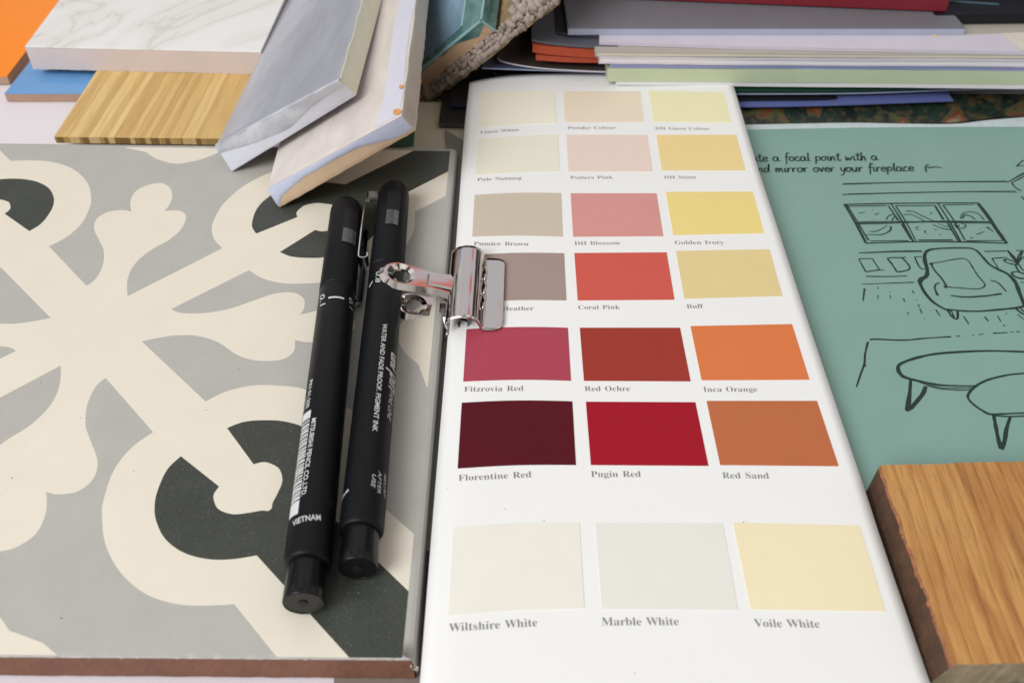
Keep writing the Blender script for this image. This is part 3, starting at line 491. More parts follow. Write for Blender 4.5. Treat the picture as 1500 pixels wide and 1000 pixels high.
# boards in the gap between the tile and the card
mb = MB(); sheet(mb, [P(489, 1080, .08), P(489, 985, .08), P(620, 800, .08), P(660, 560, .08), P(1290, 560, .08), P(1330, 1080, .08)], .06)
tag(build('sample_board', mb, mt['taupe']), 'taupe sample board lying flat under the tile and the colour card', 'board')
mb = MB(); sheet(mb, [P(612, 806, .62), P(700, 806, .62), P(720, 230, .62), P(652, 190, .62), P(664, 300, .62)], .5)
tag(build('paint_board', mb, mt['greyboard']), 'dark grey board in the gap between patterned tile and colour card', 'board')
mb = MB(); sheet(mb, [P(560, 230, .5), P(700, 230, .5), P(700, 150, .5), P(560, 150, .5)], .3)
tag(build('sample_sheet', mb, mt['beige']), 'beige sheet behind the far right corner of the patterned tile', 'paper')
mb = MB(); sheet(mb, [P(560, 214, 1.04), P(606, 214, 1.04), P(608, 185, 1.04), P(560, 185, 1.04)], .03)
tag(build('swatch_card', mb, mt['darkgreen']), 'small bottle green card peeking out below the blush tile', 'card')

# ================================================================== COLOUR CARD
def zcard(x, y):
    z = 1.12+.02*(x-2.8)+.018*(y-9.6)
    return z
LE = [(688, 121), (681, 180), (667, 372), (657, 480), (635.4, 740), (615, 1000), (609, 1075)]
RE = [(1064, 105), (1075, 127), (1090.5, 180), (1111.5, 250), (1138, 330), (1180, 460), (1201, 522.6), (1268, 720), (1293, 797), (1362.7, 1000), (1389, 1075)]
def interp_edge(E, y):
    for (x0, y0), (x1, y1) in zip(E, E[1:]):
        if y <= y1 or (x1, y1) == E[-1]: return x0+(x1-x0)*(y-y0)/(y1-y0)
def droop(px, py):
    xl = interp_edge(LE, max(py, 121)); w = (px-xl)/60.0
    k = max(0.0, 1-w)**2*.13
    k += max(0, (215-py)/100)**1.6*.14*max(0, 1-(px-xl)/210.)   # far left corner curls down
    return k
def CP(px, py, dz=0.0):
    z = 1.3
    for _ in range(8):
        p = P(px, py, z); z = zcard(p.x, p.y)-droop(px, py)+dz
    return P(px, py, z)
card = thing('colour_card', 'long white paint colour card with three columns of swatches, held by a metal clip', 'paint card', CP(900, 560))
mb = MB(); NX, NY = 40, 70
tops = [(0, 121), (.03, 118), (.085, 114), (.15, 111), (.22, 109), (.38, 106.5), (.56, 105.5), (.8, 105), (1, 105)]
def ytop(s):
    for (a, b), (c, d) in zip(tops, tops[1:]):
        if s <= c: return b+(d-b)*(s-a)/(c-a)
    return 105
grid = []
for j in range(NY+1):
    t = (j/NY); row = []
    for i in range(NX+1):
        s = i/NX; y0 = ytop(s); y = y0+(1075-y0)*t**1.25
        yl = max(y, 121); x0 = interp_edge(LE, yl); x1 = interp_edge(RE, y)
        row.append(CP(x0+(x1-x0)*s, y))
    grid.append(row)
vs = [p for r in grid for p in r]; W = NX+1
mb.add(vs, [[j*W+i, (j+1)*W+i, (j+1)*W+i+1, j*W+i+1] for j in range(NY) for i in range(NX)], 0, True)
paper = build('card_sheet', mb, mt['card'], card)
sm = paper.modifiers.new('thickness', 'SOLIDIFY'); sm.thickness = .045*S; sm.offset = -1
SW = [
 [((703.7,136),(812.5,134.4),(814.7,181),(701.8,187.5),(236,230,212),'pale cream'),((825.4,134.4),(937.6,134.4),(943,179.2),(827.3,179.8),(231,216,194),'beige'),((949.8,133.7),(1060.4,135.9),(1071,180.3),(957.2,178.5),(235,228,186),'soft lemon')],
 [((700,205),(817.3,197.7),(820.3,252),(696.3,257),(229,226,208),'greenish cream'),((829.5,198),(948,198),(955.7,251.4),(832.5,251.4),(228,208,196),'pale pink'),((961.3,198),(1078.6,198),(1091.9,250),(969.4,250),(234,209,150),'warm yellow')],
 [((695.2,286),(822,283.2),(824.3,346.9),(691.8,346.9),(199,187,169),'stone brown'),((835.8,283.6),(961.6,283.6),(971.6,346),(839.5,346.9),(210,148,141),'dusty rose'),((975.3,281.7),(1102.6,281),(1119,341.7),(986,344.6),(233,212,136),'golden yellow')],
 [((690,374),(826.2,371.3),(829.5,440),(686,443),(161,142,134),'mauve brown'),((841.3,371),(976.4,370),(987.9,439),(846.2,440),(204,91,79),'coral'),((990,368),(1127,365.4),(1146,433.5),(1002.3,437.5),(223,203,148),'buff')],
 [((683.3,482.4),(831.8,480.3),(836.3,557.6),(678.5,558.8),(169,70,86),'raspberry'),((849.3,480.3),(996,480.3),(1011.5,558.4),(855.4,557.6),(156,58,48),'brick red'),((1011.5,477.9),(1160,475),(1185.6,556),(1027.8,556.8),(216,122,72),'orange')],
 [((676.4,590),(838.3,588),(843.6,680.8),(670.3,686),(86,20,31),'dark maroon'),((858.2,588.5),(1018.5,589.3),(1037.6,682),(865.5,680.8),(158,24,40),'crimson'),((1035,587.3),(1196.6,587.3),(1228.3,682.5),(1055,680.8),(186,108,70),'terracotta')],
 [((663.8,772.6),(848.7,765.3),(856,890.8),(656.5,901),(231,228,216),'ivory'),((871.6,766.2),(1058.5,766.2),(1080.9,892.8),(881.3,891.3),(226,225,217),'off white'),((1073.6,765.3),(1259,769.6),(1297,894.7),(1099.4,891.8),(236,224,188),'pale custard')]]
for r, row in enumerate(SW):
    for c, (a, b, d, e_, col, nm) in enumerate(row):
        m = M('paint '+nm, tuple(col), .55, .012, 1.0, bs=.12, bscale=9, spec=.12)
        mb = MB(); K = 8
        def q(u, v, dz):
            x = (a[0]*(1-u)+b[0]*u)*(1-v)+(e_[0]*(1-u)+d[0]*u)*v; y = (a[1]*(1-u)+b[1]*u)*(1-v)+(e_[1]*(1-u)+d[1]*u)*v
            if c == 0: y -= (1.6+r*.25)*sin(pi*min(1, u*1.0))*.8   # the card bows at its left side
            p = CP(x, y); return up(p, dz)
        g = [q(i/K, j/K, .014) for j in range(K+1) for i in range(K+1)]
        mb.add(g, [[j*(K+1)+i, (j+1)*(K+1)+i, (j+1)*(K+1)+i+1, j*(K+1)+i+1] for j in range(K) for i in range(K)], 0, True)
        rim = [i for i in range(K+1)]+[j*(K+1)+K for j in range(1, K+1)]+[K*(K+1)+i for i in range(K-1, -1, -1)]+[j*(K+1) for j in range(K-1, 0, -1)]
        top = [g[i] for i in rim]; low = [up(p, -.02) for p in top]; n = len(top)
        mb.add(top+low, [[i, (i+1) % n, (i+1) % n+n, i+n] for i in range(n)], 0)
        o = build('swatch', mb, m, card); o['label'] = nm+' paint swatch'
CAP = [("Linen White",703.7,196,760.7,192),("Powder Colour",831.7,189.6,902,189.2),("DH Linen Colour",960,190,1040,190.7),
 ("Pale Nutmeg",699.2,265.4,764,262.8),("Potters Pink",835.8,262.5,898,262),("DH Stone",973,262,1020,261.7),
 ("Pumice Brown",693.7,359.4,774,360),("DH Blossom",841.7,359,908.3,358.3),("Golden Ivory",989,358,1060.8,357.6),
 ("Heather",735.9,455,781.8,454.5),("Coral Pink",847.3,453,908.3,452.7),("Buff",1006.4,451.6,1030.8,451.2),
 ("Fitzrovia Red",679.7,573.5,766.7,572.2),("Red Ochre",856.6,572.6,923.3,572.6),("Inca Orange",1031,573.7,1110,573.5),
 ("Florentine Red",671.6,704.2,778.5,698.7),("Pugin Red",866,698.5,939,698.3),("Red Sand",1059,700.3,1127,700.7),
 ("Wiltshire White",657.5,924.5,787.4,916.6),("Marble White",881.8,915.6,994.7,915.2),("Voile White",1105.6,917.6,1201.5,919)]
for (t, x0, y0, x1, y1) in CAP:
    vs, fs = serif(t); vs = norm2(vs)
    A = CP(x0, y0); B = CP(x1, y1); d = B-A; L = d.length; ux = d/L; uy = Vector((-ux.y, ux.x, 0))
    mb = MB(); pts = []
    for u, v in vs:
        p = A+ux*(u*L)+uy*(v*L*1.0); px, py = proj(p)
        for _ in range(2):
            w = CP(px, py)
        pts.append(up(w, .006))
    mb.add(pts, fs); fixup(mb, len(fs))
    build('caption', mb, mt['caption'], card)

mb = MB()
for (x, y, r0) in ((740, 745, .018), (797, 762, .022), (1089, 764, .02), (985, 540, .012), (1120, 705, .012), (700, 560, .013), (930, 985, .013), (1210, 940, .012), (655, 715, .012)):
    p = CP(x, y, .004); mb.add([p+Vector((r0*cos(k)*random.uniform(.6, 1.2), r0*sin(k)*random.uniform(.6, 1.2), 0)) for k in range(6)], [[0, 1, 2, 3, 4, 5]])
sp = build('dust_specks', mb, mt['caption'], card); sp['kind'] = 'stuff'

# ================================================================== PENS
class Pen:
    def __init__(s, tail, head, z0, z1, r):
        s.a = P(*tail, z0); s.b = P(*head, z1); s.L = (s.b-s.a).length; s.d = (s.b-s.a).normalized()
        s.r = r; s.right = s.d.cross(Vector((0, 0, 1))).normalized(); s.upv = s.right.cross(s.d).normalized()
    def at(s, t, phi, r): return s.a+s.d*t+(s.upv*cos(phi)+s.right*sin(phi))*r
    def hit(s, px, py):
        o = Vector((0, 0, H)); d = ray(px, py).normalized(); w = o-s.a
        dp = d-s.d*d.dot(s.d); wp = w-s.d*w.dot(s.d)
        A = dp.dot(dp); B = 2*dp.dot(wp); Cc = wp.dot(wp)-s.r**2; D = B*B-4*A*Cc
        t = (-B-sqrt(max(D, 0)))/(2*A); p = o+d*t-s.a
        return p.dot(s.d), math.atan2(p.dot(s.right), p.dot(s.upv))
    def lathe(s, mb, prof, n=64, mi=0, smooth=True):
        base = len(mb.v)
        vs = [s.at(t, 2*pi*i/n, r) for t, r in prof for i in range(n)]
        mb.add(vs, [[k*n+i, k*n+(i+1) % n, (k+1)*n+(i+1) % n, (k+1)*n+i] for k in range(len(prof)-1) for i in range(n)], mi, smooth)
        mb.add([s.at(prof[0][0], 2*pi*i/n, prof[0][1]) for i in range(n)], [list(range(n))], mi)
        mb.add([s.at(prof[-1][0], 2*pi*i/n, prof[-1][1]) for i in range(n)], [list(range(n))], mi)
    def patch(s, mb, t0, t1, f0, f1, r, mi=0, n=8):
        vs = [s.at(t0+(t1-t0)*j, f0+(f1-f0)*i/n, r) for j in (0, 1) for i in range(n+1)]
        mb.add(vs, [[i, i+1, n+1+i+1, n+1+i] for i in range(n)], mi, True)
    def text(s, txt, p0, p1, mode, hscale=1.0, shear=0, bold=0, mat='ink', name='print'):
        """p0,p1: baseline start and end pixels on the barrel; glyph height follows hscale x width"""
        vs, fs = sans(txt, shear, bold); vs = norm2(vs)
        a = s.hit(*p0); b = s.hit(*p1); r = s.r
        A = Vector((a[0], a[1]*r)); B = Vector((b[0], b[1]*r)); d = B-A; L = d.length; ux = d/L
        uy = Vector((-ux.y, ux.x)) if mode == 'down' else Vector((ux.y, -ux.x))
        # unrolled frame (t, arc): reading towards the tail, letter tops point to growing arc
        if mode == 'down': uy = Vector((-ux.y, ux.x)) if (-ux.y, ux.x)[1] > 0 else Vector((ux.y, -ux.x))
        else: uy = Vector((-ux.y, ux.x)) if (-ux.y, ux.x)[0] > 0 else Vector((ux.y, -ux.x))
        mb = MB()
        bm = bmesh.new(); bv = [bm.verts.new((u*L, v*L*hscale, 0)) for u, v in vs]
        for f in fs:
            try: bm.faces.new([bv[i] for i in f])
            except ValueError: pass
        for k in range(1, 40):
            if mode == 'around': co, no = (L*k/40, 0, 0), (1, 0, 0)
            else: co, no = (0, -.1+.02*k, 0), (0, 1, 0)
            bmesh.ops.bisect_plane(bm, geom=bm.verts[:]+bm.edges[:]+bm.faces[:], plane_co=co, plane_no=no, dist=1e-7)
        bm.verts.index_update()
        pts = [A+ux*v.co.x+uy*v.co.y for v in bm.verts]
        mb.add([s.at(p[0], p[1]/r, r+.006) for p in pts], [[v.index for v in f.verts] for f in bm.faces])
        bm.free()
        return mb
def join(mbs):
    o = MB()
    for m in mbs:
        k = len(o.v); o.v += m.v; o.f += [[i+k for i in f] for f in m.f]; o.mi += m.mi; o.sm += m.sm
    return o

def make_pen(pen, label, joint_px, endbarrel_px, window, clip_dir, clip_t, tilt=0, so=.0):
    t = thing('fineliner_pen', label, 'pen', pen.a-Vector((0, 0, pen.r)), 'black fineliner pens lying on the patterned tile')
    tj = pen.hit(*joint_px)[0]; r = pen.r; te = .92
    mb = MB(); pen.lathe(mb, [(te, r*.80), (te+.01, r*.93), (te+.05, r*.985), (te+.12, r), (te+3, r), (tj-.05, r), (tj-.02, r*.97), (tj+.05, r*.96)])
    build('barrel', mb, mt['pen'], t)
    mb = MB(); rp = r*.84
    pen.lathe(mb, [(.02, rp*.93), (.0, rp*.96), (.03, rp), (.3, rp), (.75, rp*.95), (te+.05, rp*.94)])
    ep = build('end_plug', mb, mt['penend'], t)
    mb = MB(); pen.lathe(mb, [(-.004, .10), (.05, .10)], 20); build('vent_hole', mb, mt['penrecess'], ep)
    mb = MB(); L = pen.L; rc = r*1.0
    prof = [(tj-.02, rc*.90), (tj+.0, rc*1.0), (tj+.02, rc*1.02), (L-.55, rc*.99)]
    for k in range(1, 10):
        a = k/9*pi/2; prof.append((L-.55+.55*sin(a), rc*(.50+.49*cos(a))))
    pen.lathe(mb, prof)
    cap = build('cap', mb, mt['pen'], t)
    # window: black recess then smoky panel
    (w0x, w0y), (w1x, w1y) = window
    a = pen.hit(w0x, w0y); b = pen.hit(w1x, w1y)
    t1, t0 = max(a[0], b[0]), min(a[0], b[0]); fa, fb = min(a[1], b[1]), max(a[1], b[1])
    mb = MB(); pen.patch(mb, t0-.02, t1+1.05, fa-.04, fb+.06, rc*1.0+.012); build('recess', mb, mt['penrecess'], cap)
    mb = MB(); pen.patch(mb, t0, t1, fa, fb, rc*1.0+.03)
    pen.patch(mb, t0-.001, t0, fa, fb, rc); build('window', mb, mt['penwin'], cap)
    # metal clip: a folded strip standing off one side of the cap
    mb = MB(); w = .40; side = clip_dir; top, length = clip_t
    path = [(top, r*.80), (top, r+.30-so), (top-.05, r+.36-so)]
    for k in range(1, 9): path.append((top-.05-(length-.3)*k/8, r+.36-so+.02*sin(k/8*pi)))
    c0 = (top-.05-length+.3, r+.22-so)
    for k in range(0, 9):
        an = k/8*pi*1.25; path.append((c0[0]-.14*sin(an), c0[1]+.14*cos(an)))
    u = (pen.right*side*cos(tilt)-pen.upv*sin(tilt)).normalized(); wv = u.cross(pen.d)*(-side); wv = wv if wv.z > 0 else -wv; th = .035
    # strip faces: thickness in the bending plane, width along pen.upv
    n = len(path)
    nor = []
    for i in range(n):
        p0 = path[max(i-1, 0)]; p1 = path[min(i+1, n-1)]; dx, dy = p1[0]-p0[0], p1[1]-p0[1]; l = math.hypot(dx, dy) or 1
        nor.append((-dy/l, dx/l))
    def pt(i, k, h): a, b = path[i]; return pen.a+pen.d*(a+nor[i][0]*k*th)+u*(b+nor[i][1]*k*th)+wv*h
    hs = (.20, -.20)
    vs = [pt(i, k, h) for i in range(n) for (k, h) in ((.5, hs[0]), (-.5, hs[0]), (-.5, hs[1]), (.5, hs[1]))]
    mb.add(vs, [[i*4+j, i*4+(j+1) % 4, (i+1)*4+(j+1) % 4, (i+1)*4+j] for i in range(n-1) for j in range(4)], 0, True)
    co = build('pocket_clip', mb, mt['clipmetal'], cap)
    es = co.modifiers.new('edge', 'EDGE_SPLIT'); es.split_angle = .8
    return t, cap
pen1 = Pen((444, 884), (509, 300), 1.53, 1.56, .525)
pen2 = Pen((524, 833), (578, 276), 1.53, 1.56, .515)
t1, c1 = make_pen(pen1, 'left fineliner pen, black with a barcode, its tail nearest the viewer', (497, 409), None, ((503, 334), (519, 361)), 1, (13.6, 3.7), .75, .16)
t2, c2 = make_pen(pen2, 'right fineliner pen, black, lying under the loop of the metal clip', (571, 380), None, ((567, 308), (582, 331)), -1, (14.2, 3.6))
def prints(t, items):
    for it in items: build('print', it, mt['ink'], t)
# dash rings
def arc(pen, p0, p1, w=.035):
    a = pen.hit(*p0); b = pen.hit(*p1); mb = MB(); n = 10
    vs = [pen.at(a[0]+(b[0]-a[0])*i/n+k*w, a[1]+(b[1]-a[1])*i/n, pen.r+.006) for k in (-1, 1) for i in range(n+1)]
    mb.add(vs, [[i, i+1, n+2+i, n+1+i] for i in range(n)]); return mb
prints(t1, [arc(pen1, (481, 436.5), (504, 437.5)),
    pen1.text("0.1", (511, 435), (512.5, 452), 'down', .55, .2), pen1.text("0.1", (469, 435), (469, 451), 'down', .55, .2),
    pen1.text("PIN 01-200", (454, 558), (448.5, 599), 'down', .8, 0, .01), pen1.text("MADE IN", (448.5, 583), (445.5, 602), 'down', .6),
    pen1.text("MITSUBISHI PENCIL CO.,LTD.", (457, 613), (441, 727), 'down', .9, 0, .014), pen1.text("VIETNAM", (429, 771), (470, 762), 'around', 1.35, 0, .015)])
# barcode
mb = MB(); a = pen1.hit(456, 600); b = pen1.hit(436.5, 752); f1 = a[1]; f0 = f1-.62
Lb = a[0]-b[0]; rnd = random.Random(4); x = .0
pen1.patch(mb, a[0]-.26, a[0], f0, f1, pen1.r+.006); pen1.patch(mb, b[0], b[0]+.38, f0-.06, f1-.02, pen1.r+.006); x = .31
while x < Lb-.46:
    w = rnd.choice((.025, .03, .05, .07)); g = rnd.choice((.022, .03, .045))
    pen1.patch(mb, a[0]-x-w, a[0]-x, f0-.05*x/Lb, f1-.02*x/Lb, pen1.r+.006); x += w+g
build('barcode', mb, mt['ink'], t1)
prints(t2, [arc(pen2, (541, 421), (546, 412)), pen2.text("0.8", (551, 399), (550, 415), 'down', .5, .2),
    pen2.text("WATER AND FADE PROOF. PIGMENT INK", (561, 473.5), (545.5, 631), 'down', .85, 0, .014),
    pen2.text("uni", (573.5, 515), (571.5, 539), 'down', .85, .3, .03), pen2.text("pin", (572, 541), (569, 569), 'down', 1.25, .45, .01),
    pen2.text("FINE LINE", (571, 572), (567, 613), 'down', 1.1, .3),
    pen2.text("RECAP", (562.5, 693), (561.5, 727), 'down', .62, .2), pen2.text("AFTER", (554.5, 689), (552.5, 721), 'down', .62, .2), pen2.text("USE", (545.5, 694), (543.5, 713), 'down', .62, .2),
    pen2.text("VIETNAM", (482, 735), (511, 719), 'around', 1.3, 0, .015)])

# ================================================================== BULLDOG CLIP
A0 = CP(705, 485, .05); B0 = CP(711, 380, .05); yv = (B0-A0).normalized(); xv = Vector((yv.y, -yv.x, .02)).normalized(); zv = xv.cross(yv); LC = (B0-A0).length
def cl(x, y, z): return A0+xv*x+yv*y+zv*z
clip = thing('bulldog_clip', 'shiny silver metal bulldog clip biting the left edge of the white colour card', 'clip', cl(-.3, LC/2, -.8))
def shell(sign, name):
    mb = MB(); cor = .3
    prof = catmull([(-.98, .06), (-1.02, .2), (-.97, .34), (-.80, .47), (-.56, .53), (-.32, .50), (-.14, .39), (-.05, .22), (-.01, .07)], 5)
    prof = [(x, z*(1 if sign > 0 else .85)) for x, z in prof]
    lipx = [(.03, .035), (.1, .03), (.25, .03), (.4, .03), (.52, .035), (.58, .042), (.62, .055)]
    n = 24; rows = []
    for (x, z) in prof+lipx:
        row = []
        ins = 0.0
        if x > .62-.3: ins = .3-sqrt(max(0, .3**2-(x-.32)**2))
        for i in range(n+1):
            y = ins+(LC-2*ins)*i/n
            zz = z
            row.append(cl(x, y, sign*zz if sign > 0 else -.08-z))
        rows.append(row)
    W = n+1; vs = [p for r in rows for p in r]
    fs = [[j*W+i, j*W+i+1, (j+1)*W+i+1, (j+1)*W+i] for j in range(len(rows)-1) for i in range(n)]
    if sign < 0: fs = [list(reversed(f)) for f in fs]
    mb.add(vs, fs, 0, True)
    o = build(name, mb, mt['chrome'], clip)
    s = o.modifiers.new('thickness', 'SOLIDIFY'); s.thickness = .05*S; s.offset = 0
    return o
shell(1, 'jaw'); shell(-1, 'jaw')
# crimped teeth where the jaw grips
mb = MB()
for k in range(3):
    y0 = LC*(.22+.2*k); seg = 8
    def tp(a, h): return cl(.02+.07*sin(a*pi)+h*.02, y0+LC*.19*a, .05+h*.20+.04*sin(a*pi))
    vs = [tp(i/seg, h) for i in range(seg+1) for h in (0, 1)]
    mb.add(vs, [[2*i, 2*i+2, 2*i+3, 2*i+1] for i in range(seg)], 0, True)
o = build('crimped_teeth', mb, mt['chrome'], clip); s = o.modifiers.new('thickness', 'SOLIDIFY'); s.thickness = .05*S
def handle(hz0, hz1, x1, yc, ysh=0.0):
    """tapering plate with a round eyelet; x from the jaw (right) to the loop (left)"""
    R0 = .60; cx = x1+R0; out = []
    for k in range(0, 29):
        an = pi/2+pi*k/28; out.append((cx+R0*cos(an), yc+R0*sin(an)))
    low = catmull([(cx, yc-R0), (cx+.45, yc-.56), (cx+1.0, yc-.50), (cx+1.6, yc-.60), (-.72, yc-.66)], 8)[1:]
    hi = catmull([(-.72, yc+.66), (cx+1.6, yc+.60), (cx+1.0, yc+.50), (cx+.45, yc+.56), (cx, yc+R0)], 8)[:-1]
    out = out+low+hi
    hole = [(cx+.05+.25*cos(2*pi*k/28), yc+.27*sin(2*pi*k/28)) for k in range(28)]
    def lift(x): t = (x-x1)/(-.9-x1); t = min(1, max(0, t)); return hz1+(hz0-hz1)*t
    def mp(p, dz=0, sc_=None): return cl(p[0], p[1]+ysh*(-.9-p[0]), lift(p[0])+dz)
    mb = MB()
    def shrink(loop, c, d):
        res = []; n = len(loop)
        for i in range(n):
            a, b = loop[i-1], loop[(i+1) % n]; tx, ty = b[0]-a[0], b[1]-a[1]; l = math.hypot(tx, ty) or 1
            res.append((loop[i][0]-ty/l*d, loop[i][1]+tx/l*d))
        return res
    inn = shrink(out, None, .15)
    n = len(out); o3 = [mp(p, -.09) for p in out]; i3 = [mp(p, .03) for p in inn]
    mb.add(o3+i3, [[i, (i+1) % n, (i+1) % n+n, i+n] for i in range(n)], 0, True)      # rolled rim
    rim = [(cx+.05+.40*cos(2*pi*k/28), yc+.43*sin(2*pi*k/28)) for k in range(28)]
    vs, tr = tess([inn, list(reversed(rim))] if False else [[Vector((*p, 0)) for p in inn], [Vector((*p, 0)) for p in rim]])
    mb.add([mp((v[0], v[1]), .03) for v in vs], tr, 0, False); fixup(mb, len(tr))
    mid = [(cx+.05+.33*cos(2*pi*k/28), yc+.35*sin(2*pi*k/28)) for k in range(28)]
    h = 28
    rr = [[mp(p, .03) for p in rim], [mp(p, .0) for p in mid], [mp(p, -.035) for p in hole], [mp(p, -.10) for p in hole]]
    for a, b in zip(rr, rr[1:]): mb.add(a+b, [[i, (i+1) % h, (i+1) % h+h, i+h] for i in range(h)], 0, True)
    # pressed channel
    x0, x2, hy = cx+.78, -.74, .27
    ch = [(x0, yc-hy*.7), (x0+.06, yc-hy), (x2, yc-hy*1.15), (x2, yc+hy*1.15), (x0+.06, yc+hy), (x0, yc+hy*.7)]
    ci = shrink(ch, None, .07); nn = 6
    mb.add([mp(p, .034) for p in ch]+[mp(p, .085) for p in ci], [[i, (i+1) % nn, (i+1) % nn+nn, i+nn] for i in range(nn)], 0)
    mb.add([mp(p, .085) for p in ci], [list(range(nn))], 0); fixup(mb, 1)
    return build('handle', mb, mt['chrome'], clip)
handle(.34, .98, -3.02, LC*.50, -.02)
handle(-.42, -.02, -2.72, LC*.40, -.0)
mb = MB()
n = 20; ax = (-.55, .02)
for i in range(n):
    a, b = 2*pi*i/n, 2*pi*(i+1)/n
    mb.add([cl(ax[0]+.16*cos(a), .25, ax[1]+.16*sin(a)), cl(ax[0]+.16*cos(b), .25, ax[1]+.16*sin(b)), cl(ax[0]+.16*cos(b), LC-.25, ax[1]+.16*sin(b)), cl(ax[0]+.16*cos(a), LC-.25, ax[1]+.16*sin(a))], [[0, 1, 2, 3]], 0, True)
build('spring_pin', mb, mt['clipmetal'], clip)

# ================================================================== GREEN BOOKLET WITH LINE DRAWING
BZ = .86
bk = thing('booklet', 'sage green booklet printed with an ink drawing of an armchair and coffee tables', 'booklet', P(1300, 500, .3))
mb = MB()
back = [(1085, 190), (1150, 188.5), (1250, 187), (1350, 186), (1450, 185.5), (1560, 185)]
pts = [P(x, y, BZ) for x, y in back]+[P(1800, 1080, BZ), P(1100, 1080, BZ), P(1000, 600, BZ)]
sheet(mb, pts, .5, 0, 1)
build('cover', mb, [mt['booklet'], mt['bookletedge']], bk)
mb = MB()   # pale curled back edge of the pages
e0 = [(1088, 190.5), (1160, 189), (1250, 187.5), (1350, 186.5), (1450, 186), (1530, 186)]
e1 = [(1088, 183), (1160, 181.5), (1250, 180), (1330, 181.5), (1400, 181.5), (1450, 176), (1530, 170)]
L0 = catmull(e0, 6); L1 = catmull(e1, 5)
mb.add([P(x, y, BZ+.006) for x, y in L0]+[P(x, y, BZ+.03) for x, y in L1], [])
n0, n1 = len(L0), len(L1)
k = min(n0, n1)
mb.f += [[i, i+1, n0+i+1, n0+i] for i in range(k-1)]; mb.mi += [0]*(k-1); mb.sm += [False]*(k-1)
build('page_edge', mb, mt['bookletedge'], bk)
dr = MB()
def stroke(pts, w0=2.0, w1=None, smooth=True, wm=None, kw=1.28):
    """ink stroke through photo points, width in photo pixels at that place"""
    w1 = w0 if w1 is None else w1
    q = catmull(pts, 7) if smooth and len(pts) > 2 else [tuple(pts[0])]+[(pts[i][0]+(pts[i+1][0]-pts[i][0])*t/6, pts[i][1]+(pts[i+1][1]-pts[i][1])*t/6) for i in range(len(pts)-1) for t in range(1, 7)]
    q3 = [P(x, y, BZ+.004+.0015*(stroke.n % 7)) for x, y in q]; stroke.n += 1; n = len(q); vs = []
    for i in range(n):
        t = i/(n-1); w = (w0*(1-t)+w1*t) if wm is None else (w0*(1-t)**2+wm*2*t*(1-t)+w1*t*t)
        w *= kw*(1+.18*vn(i*.37, 1, stroke.n))
        sc_ = (q3[i]-Vector((0, 0, H))).length/F*1.0
        a, b = q3[max(i-1, 0)], q3[min(i+1, n-1)]; d = (b-a); d.z = 0
        d = d.normalized() if d.length > 1e-9 else Vector((1, 0, 0)); nn = Vector((-d.y, d.x, 0))
        vs += [q3[i]+nn*w*sc_*.5, q3[i]-nn*w*sc_*.5]
    dr.add(vs, [[2*i, 2*i+1, 2*i+3, 2*i+2] for i in range(n-1)]); fixup(dr, n-1)
stroke.n = 0
A8 = lambda l: [(1050+x/3.333, 180+y/3.333) for x, y in l]
B5 = lambda l: [(1230+x/5.5556, 280+y/5.5556) for x, y in l]
C7 = lambda l: [(1200+x/3.57, 440+y/3.57) for x, y in l]
# cornice
stroke(A8([(612, 300), (900, 291), (1200, 288), (1425, 288)]), 2.2, 1.6); stroke(A8([(620, 296), (1000, 288), (1415, 284)]), 1, 1)
stroke(A8([(612, 350), (900, 342), (1200, 336), (1465, 338)]), 1.8, 1.5); stroke(A8([(640, 346), (1100, 336), (1460, 332)]), .8, .8)
stroke(A8([(1425, 288), (1470, 262), (1560, 215)]), 1.5, 2.4); stroke(A8([(1440, 294), (1462, 318), (1486, 332)]), 1.6); stroke(A8([(1440, 292), (1490, 266), (1560, 232)]), 1.4)
stroke(A8([(1462, 212), (1500, 208), (1560, 205)]), 1.4); stroke(A8([(1466, 210), (1490, 188), (1530, 170)]), 1.8, 1.2); stroke(A8([(1488, 358), (1500, 375)]), 1.4)
# window panes over the chair
def quad4(l, w, conv=B5):
    for i in range(len(l)): stroke(conv([l[i], l[(i+1) % len(l)]]), w, w*.8, False)
stroke(B5([(40, 108), (130, 260), (215, 422)]), 3.2, 2.6); stroke(B5([(58, 108), (145, 250), (232, 400)]), 1.6)
stroke(B5([(36, 108), (420, 100), (800, 96), (1130, 96)]), 2.0); stroke(B5([(60, 122), (380, 118)]), 1.5, 1.2, False); stroke(B5([(215, 424), (600, 412), (980, 412), (1360, 424)]), 2.2, 2.4)
stroke(B5([(250, 406), (560, 402)]), 1.5, 1.8, False); stroke(B5([(640, 398), (920, 396)]), 1.8, 1.8, False); stroke(B5([(1030, 404), (1330, 402)]), 1.6, 1.4, False)
stroke(B5([(1130, 96), (1210, 200), (1290, 320), (1360, 422)]), 2.2, 3.2); stroke(B5([(1120, 104), (1200, 210), (1280, 330), (1335, 405)]), 1.5, 1.8)
stroke(B5([(140, 262), (400, 258), (800, 246), (1240, 250)]), 2.6, 2.2); stroke(B5([(150, 250), (500, 246), (900, 256), (1230, 262)]), 1.5, 1.4)
stroke(B5([(420, 104), (510, 250), (600, 410)]), 1.6, 2.6); stroke(B5([(395, 118), (480, 240)]), 1.8, 1.8, False); stroke(B5([(455, 118), (545, 260), (620, 405)]), 1.8, 1.5); stroke(B5([(505, 268), (585, 395)]), 2.4, 2.2, False)
stroke(B5([(800, 100), (890, 240), (985, 410)]), 1.5, 2.0); stroke(B5([(775, 116), (845, 232)]), 2.0, 2.2, False); stroke(B5([(840, 112), (930, 240), (1020, 400)]), 1.8, 1.5); stroke(B5([(880, 262), (965, 405)]), 2.4, 2.0, False)
stroke(B5([(455, 118), (620, 118), (775, 116)]), 1.4); stroke(B5([(850, 112), (1095, 108)]), 1.2, 1.2, False)
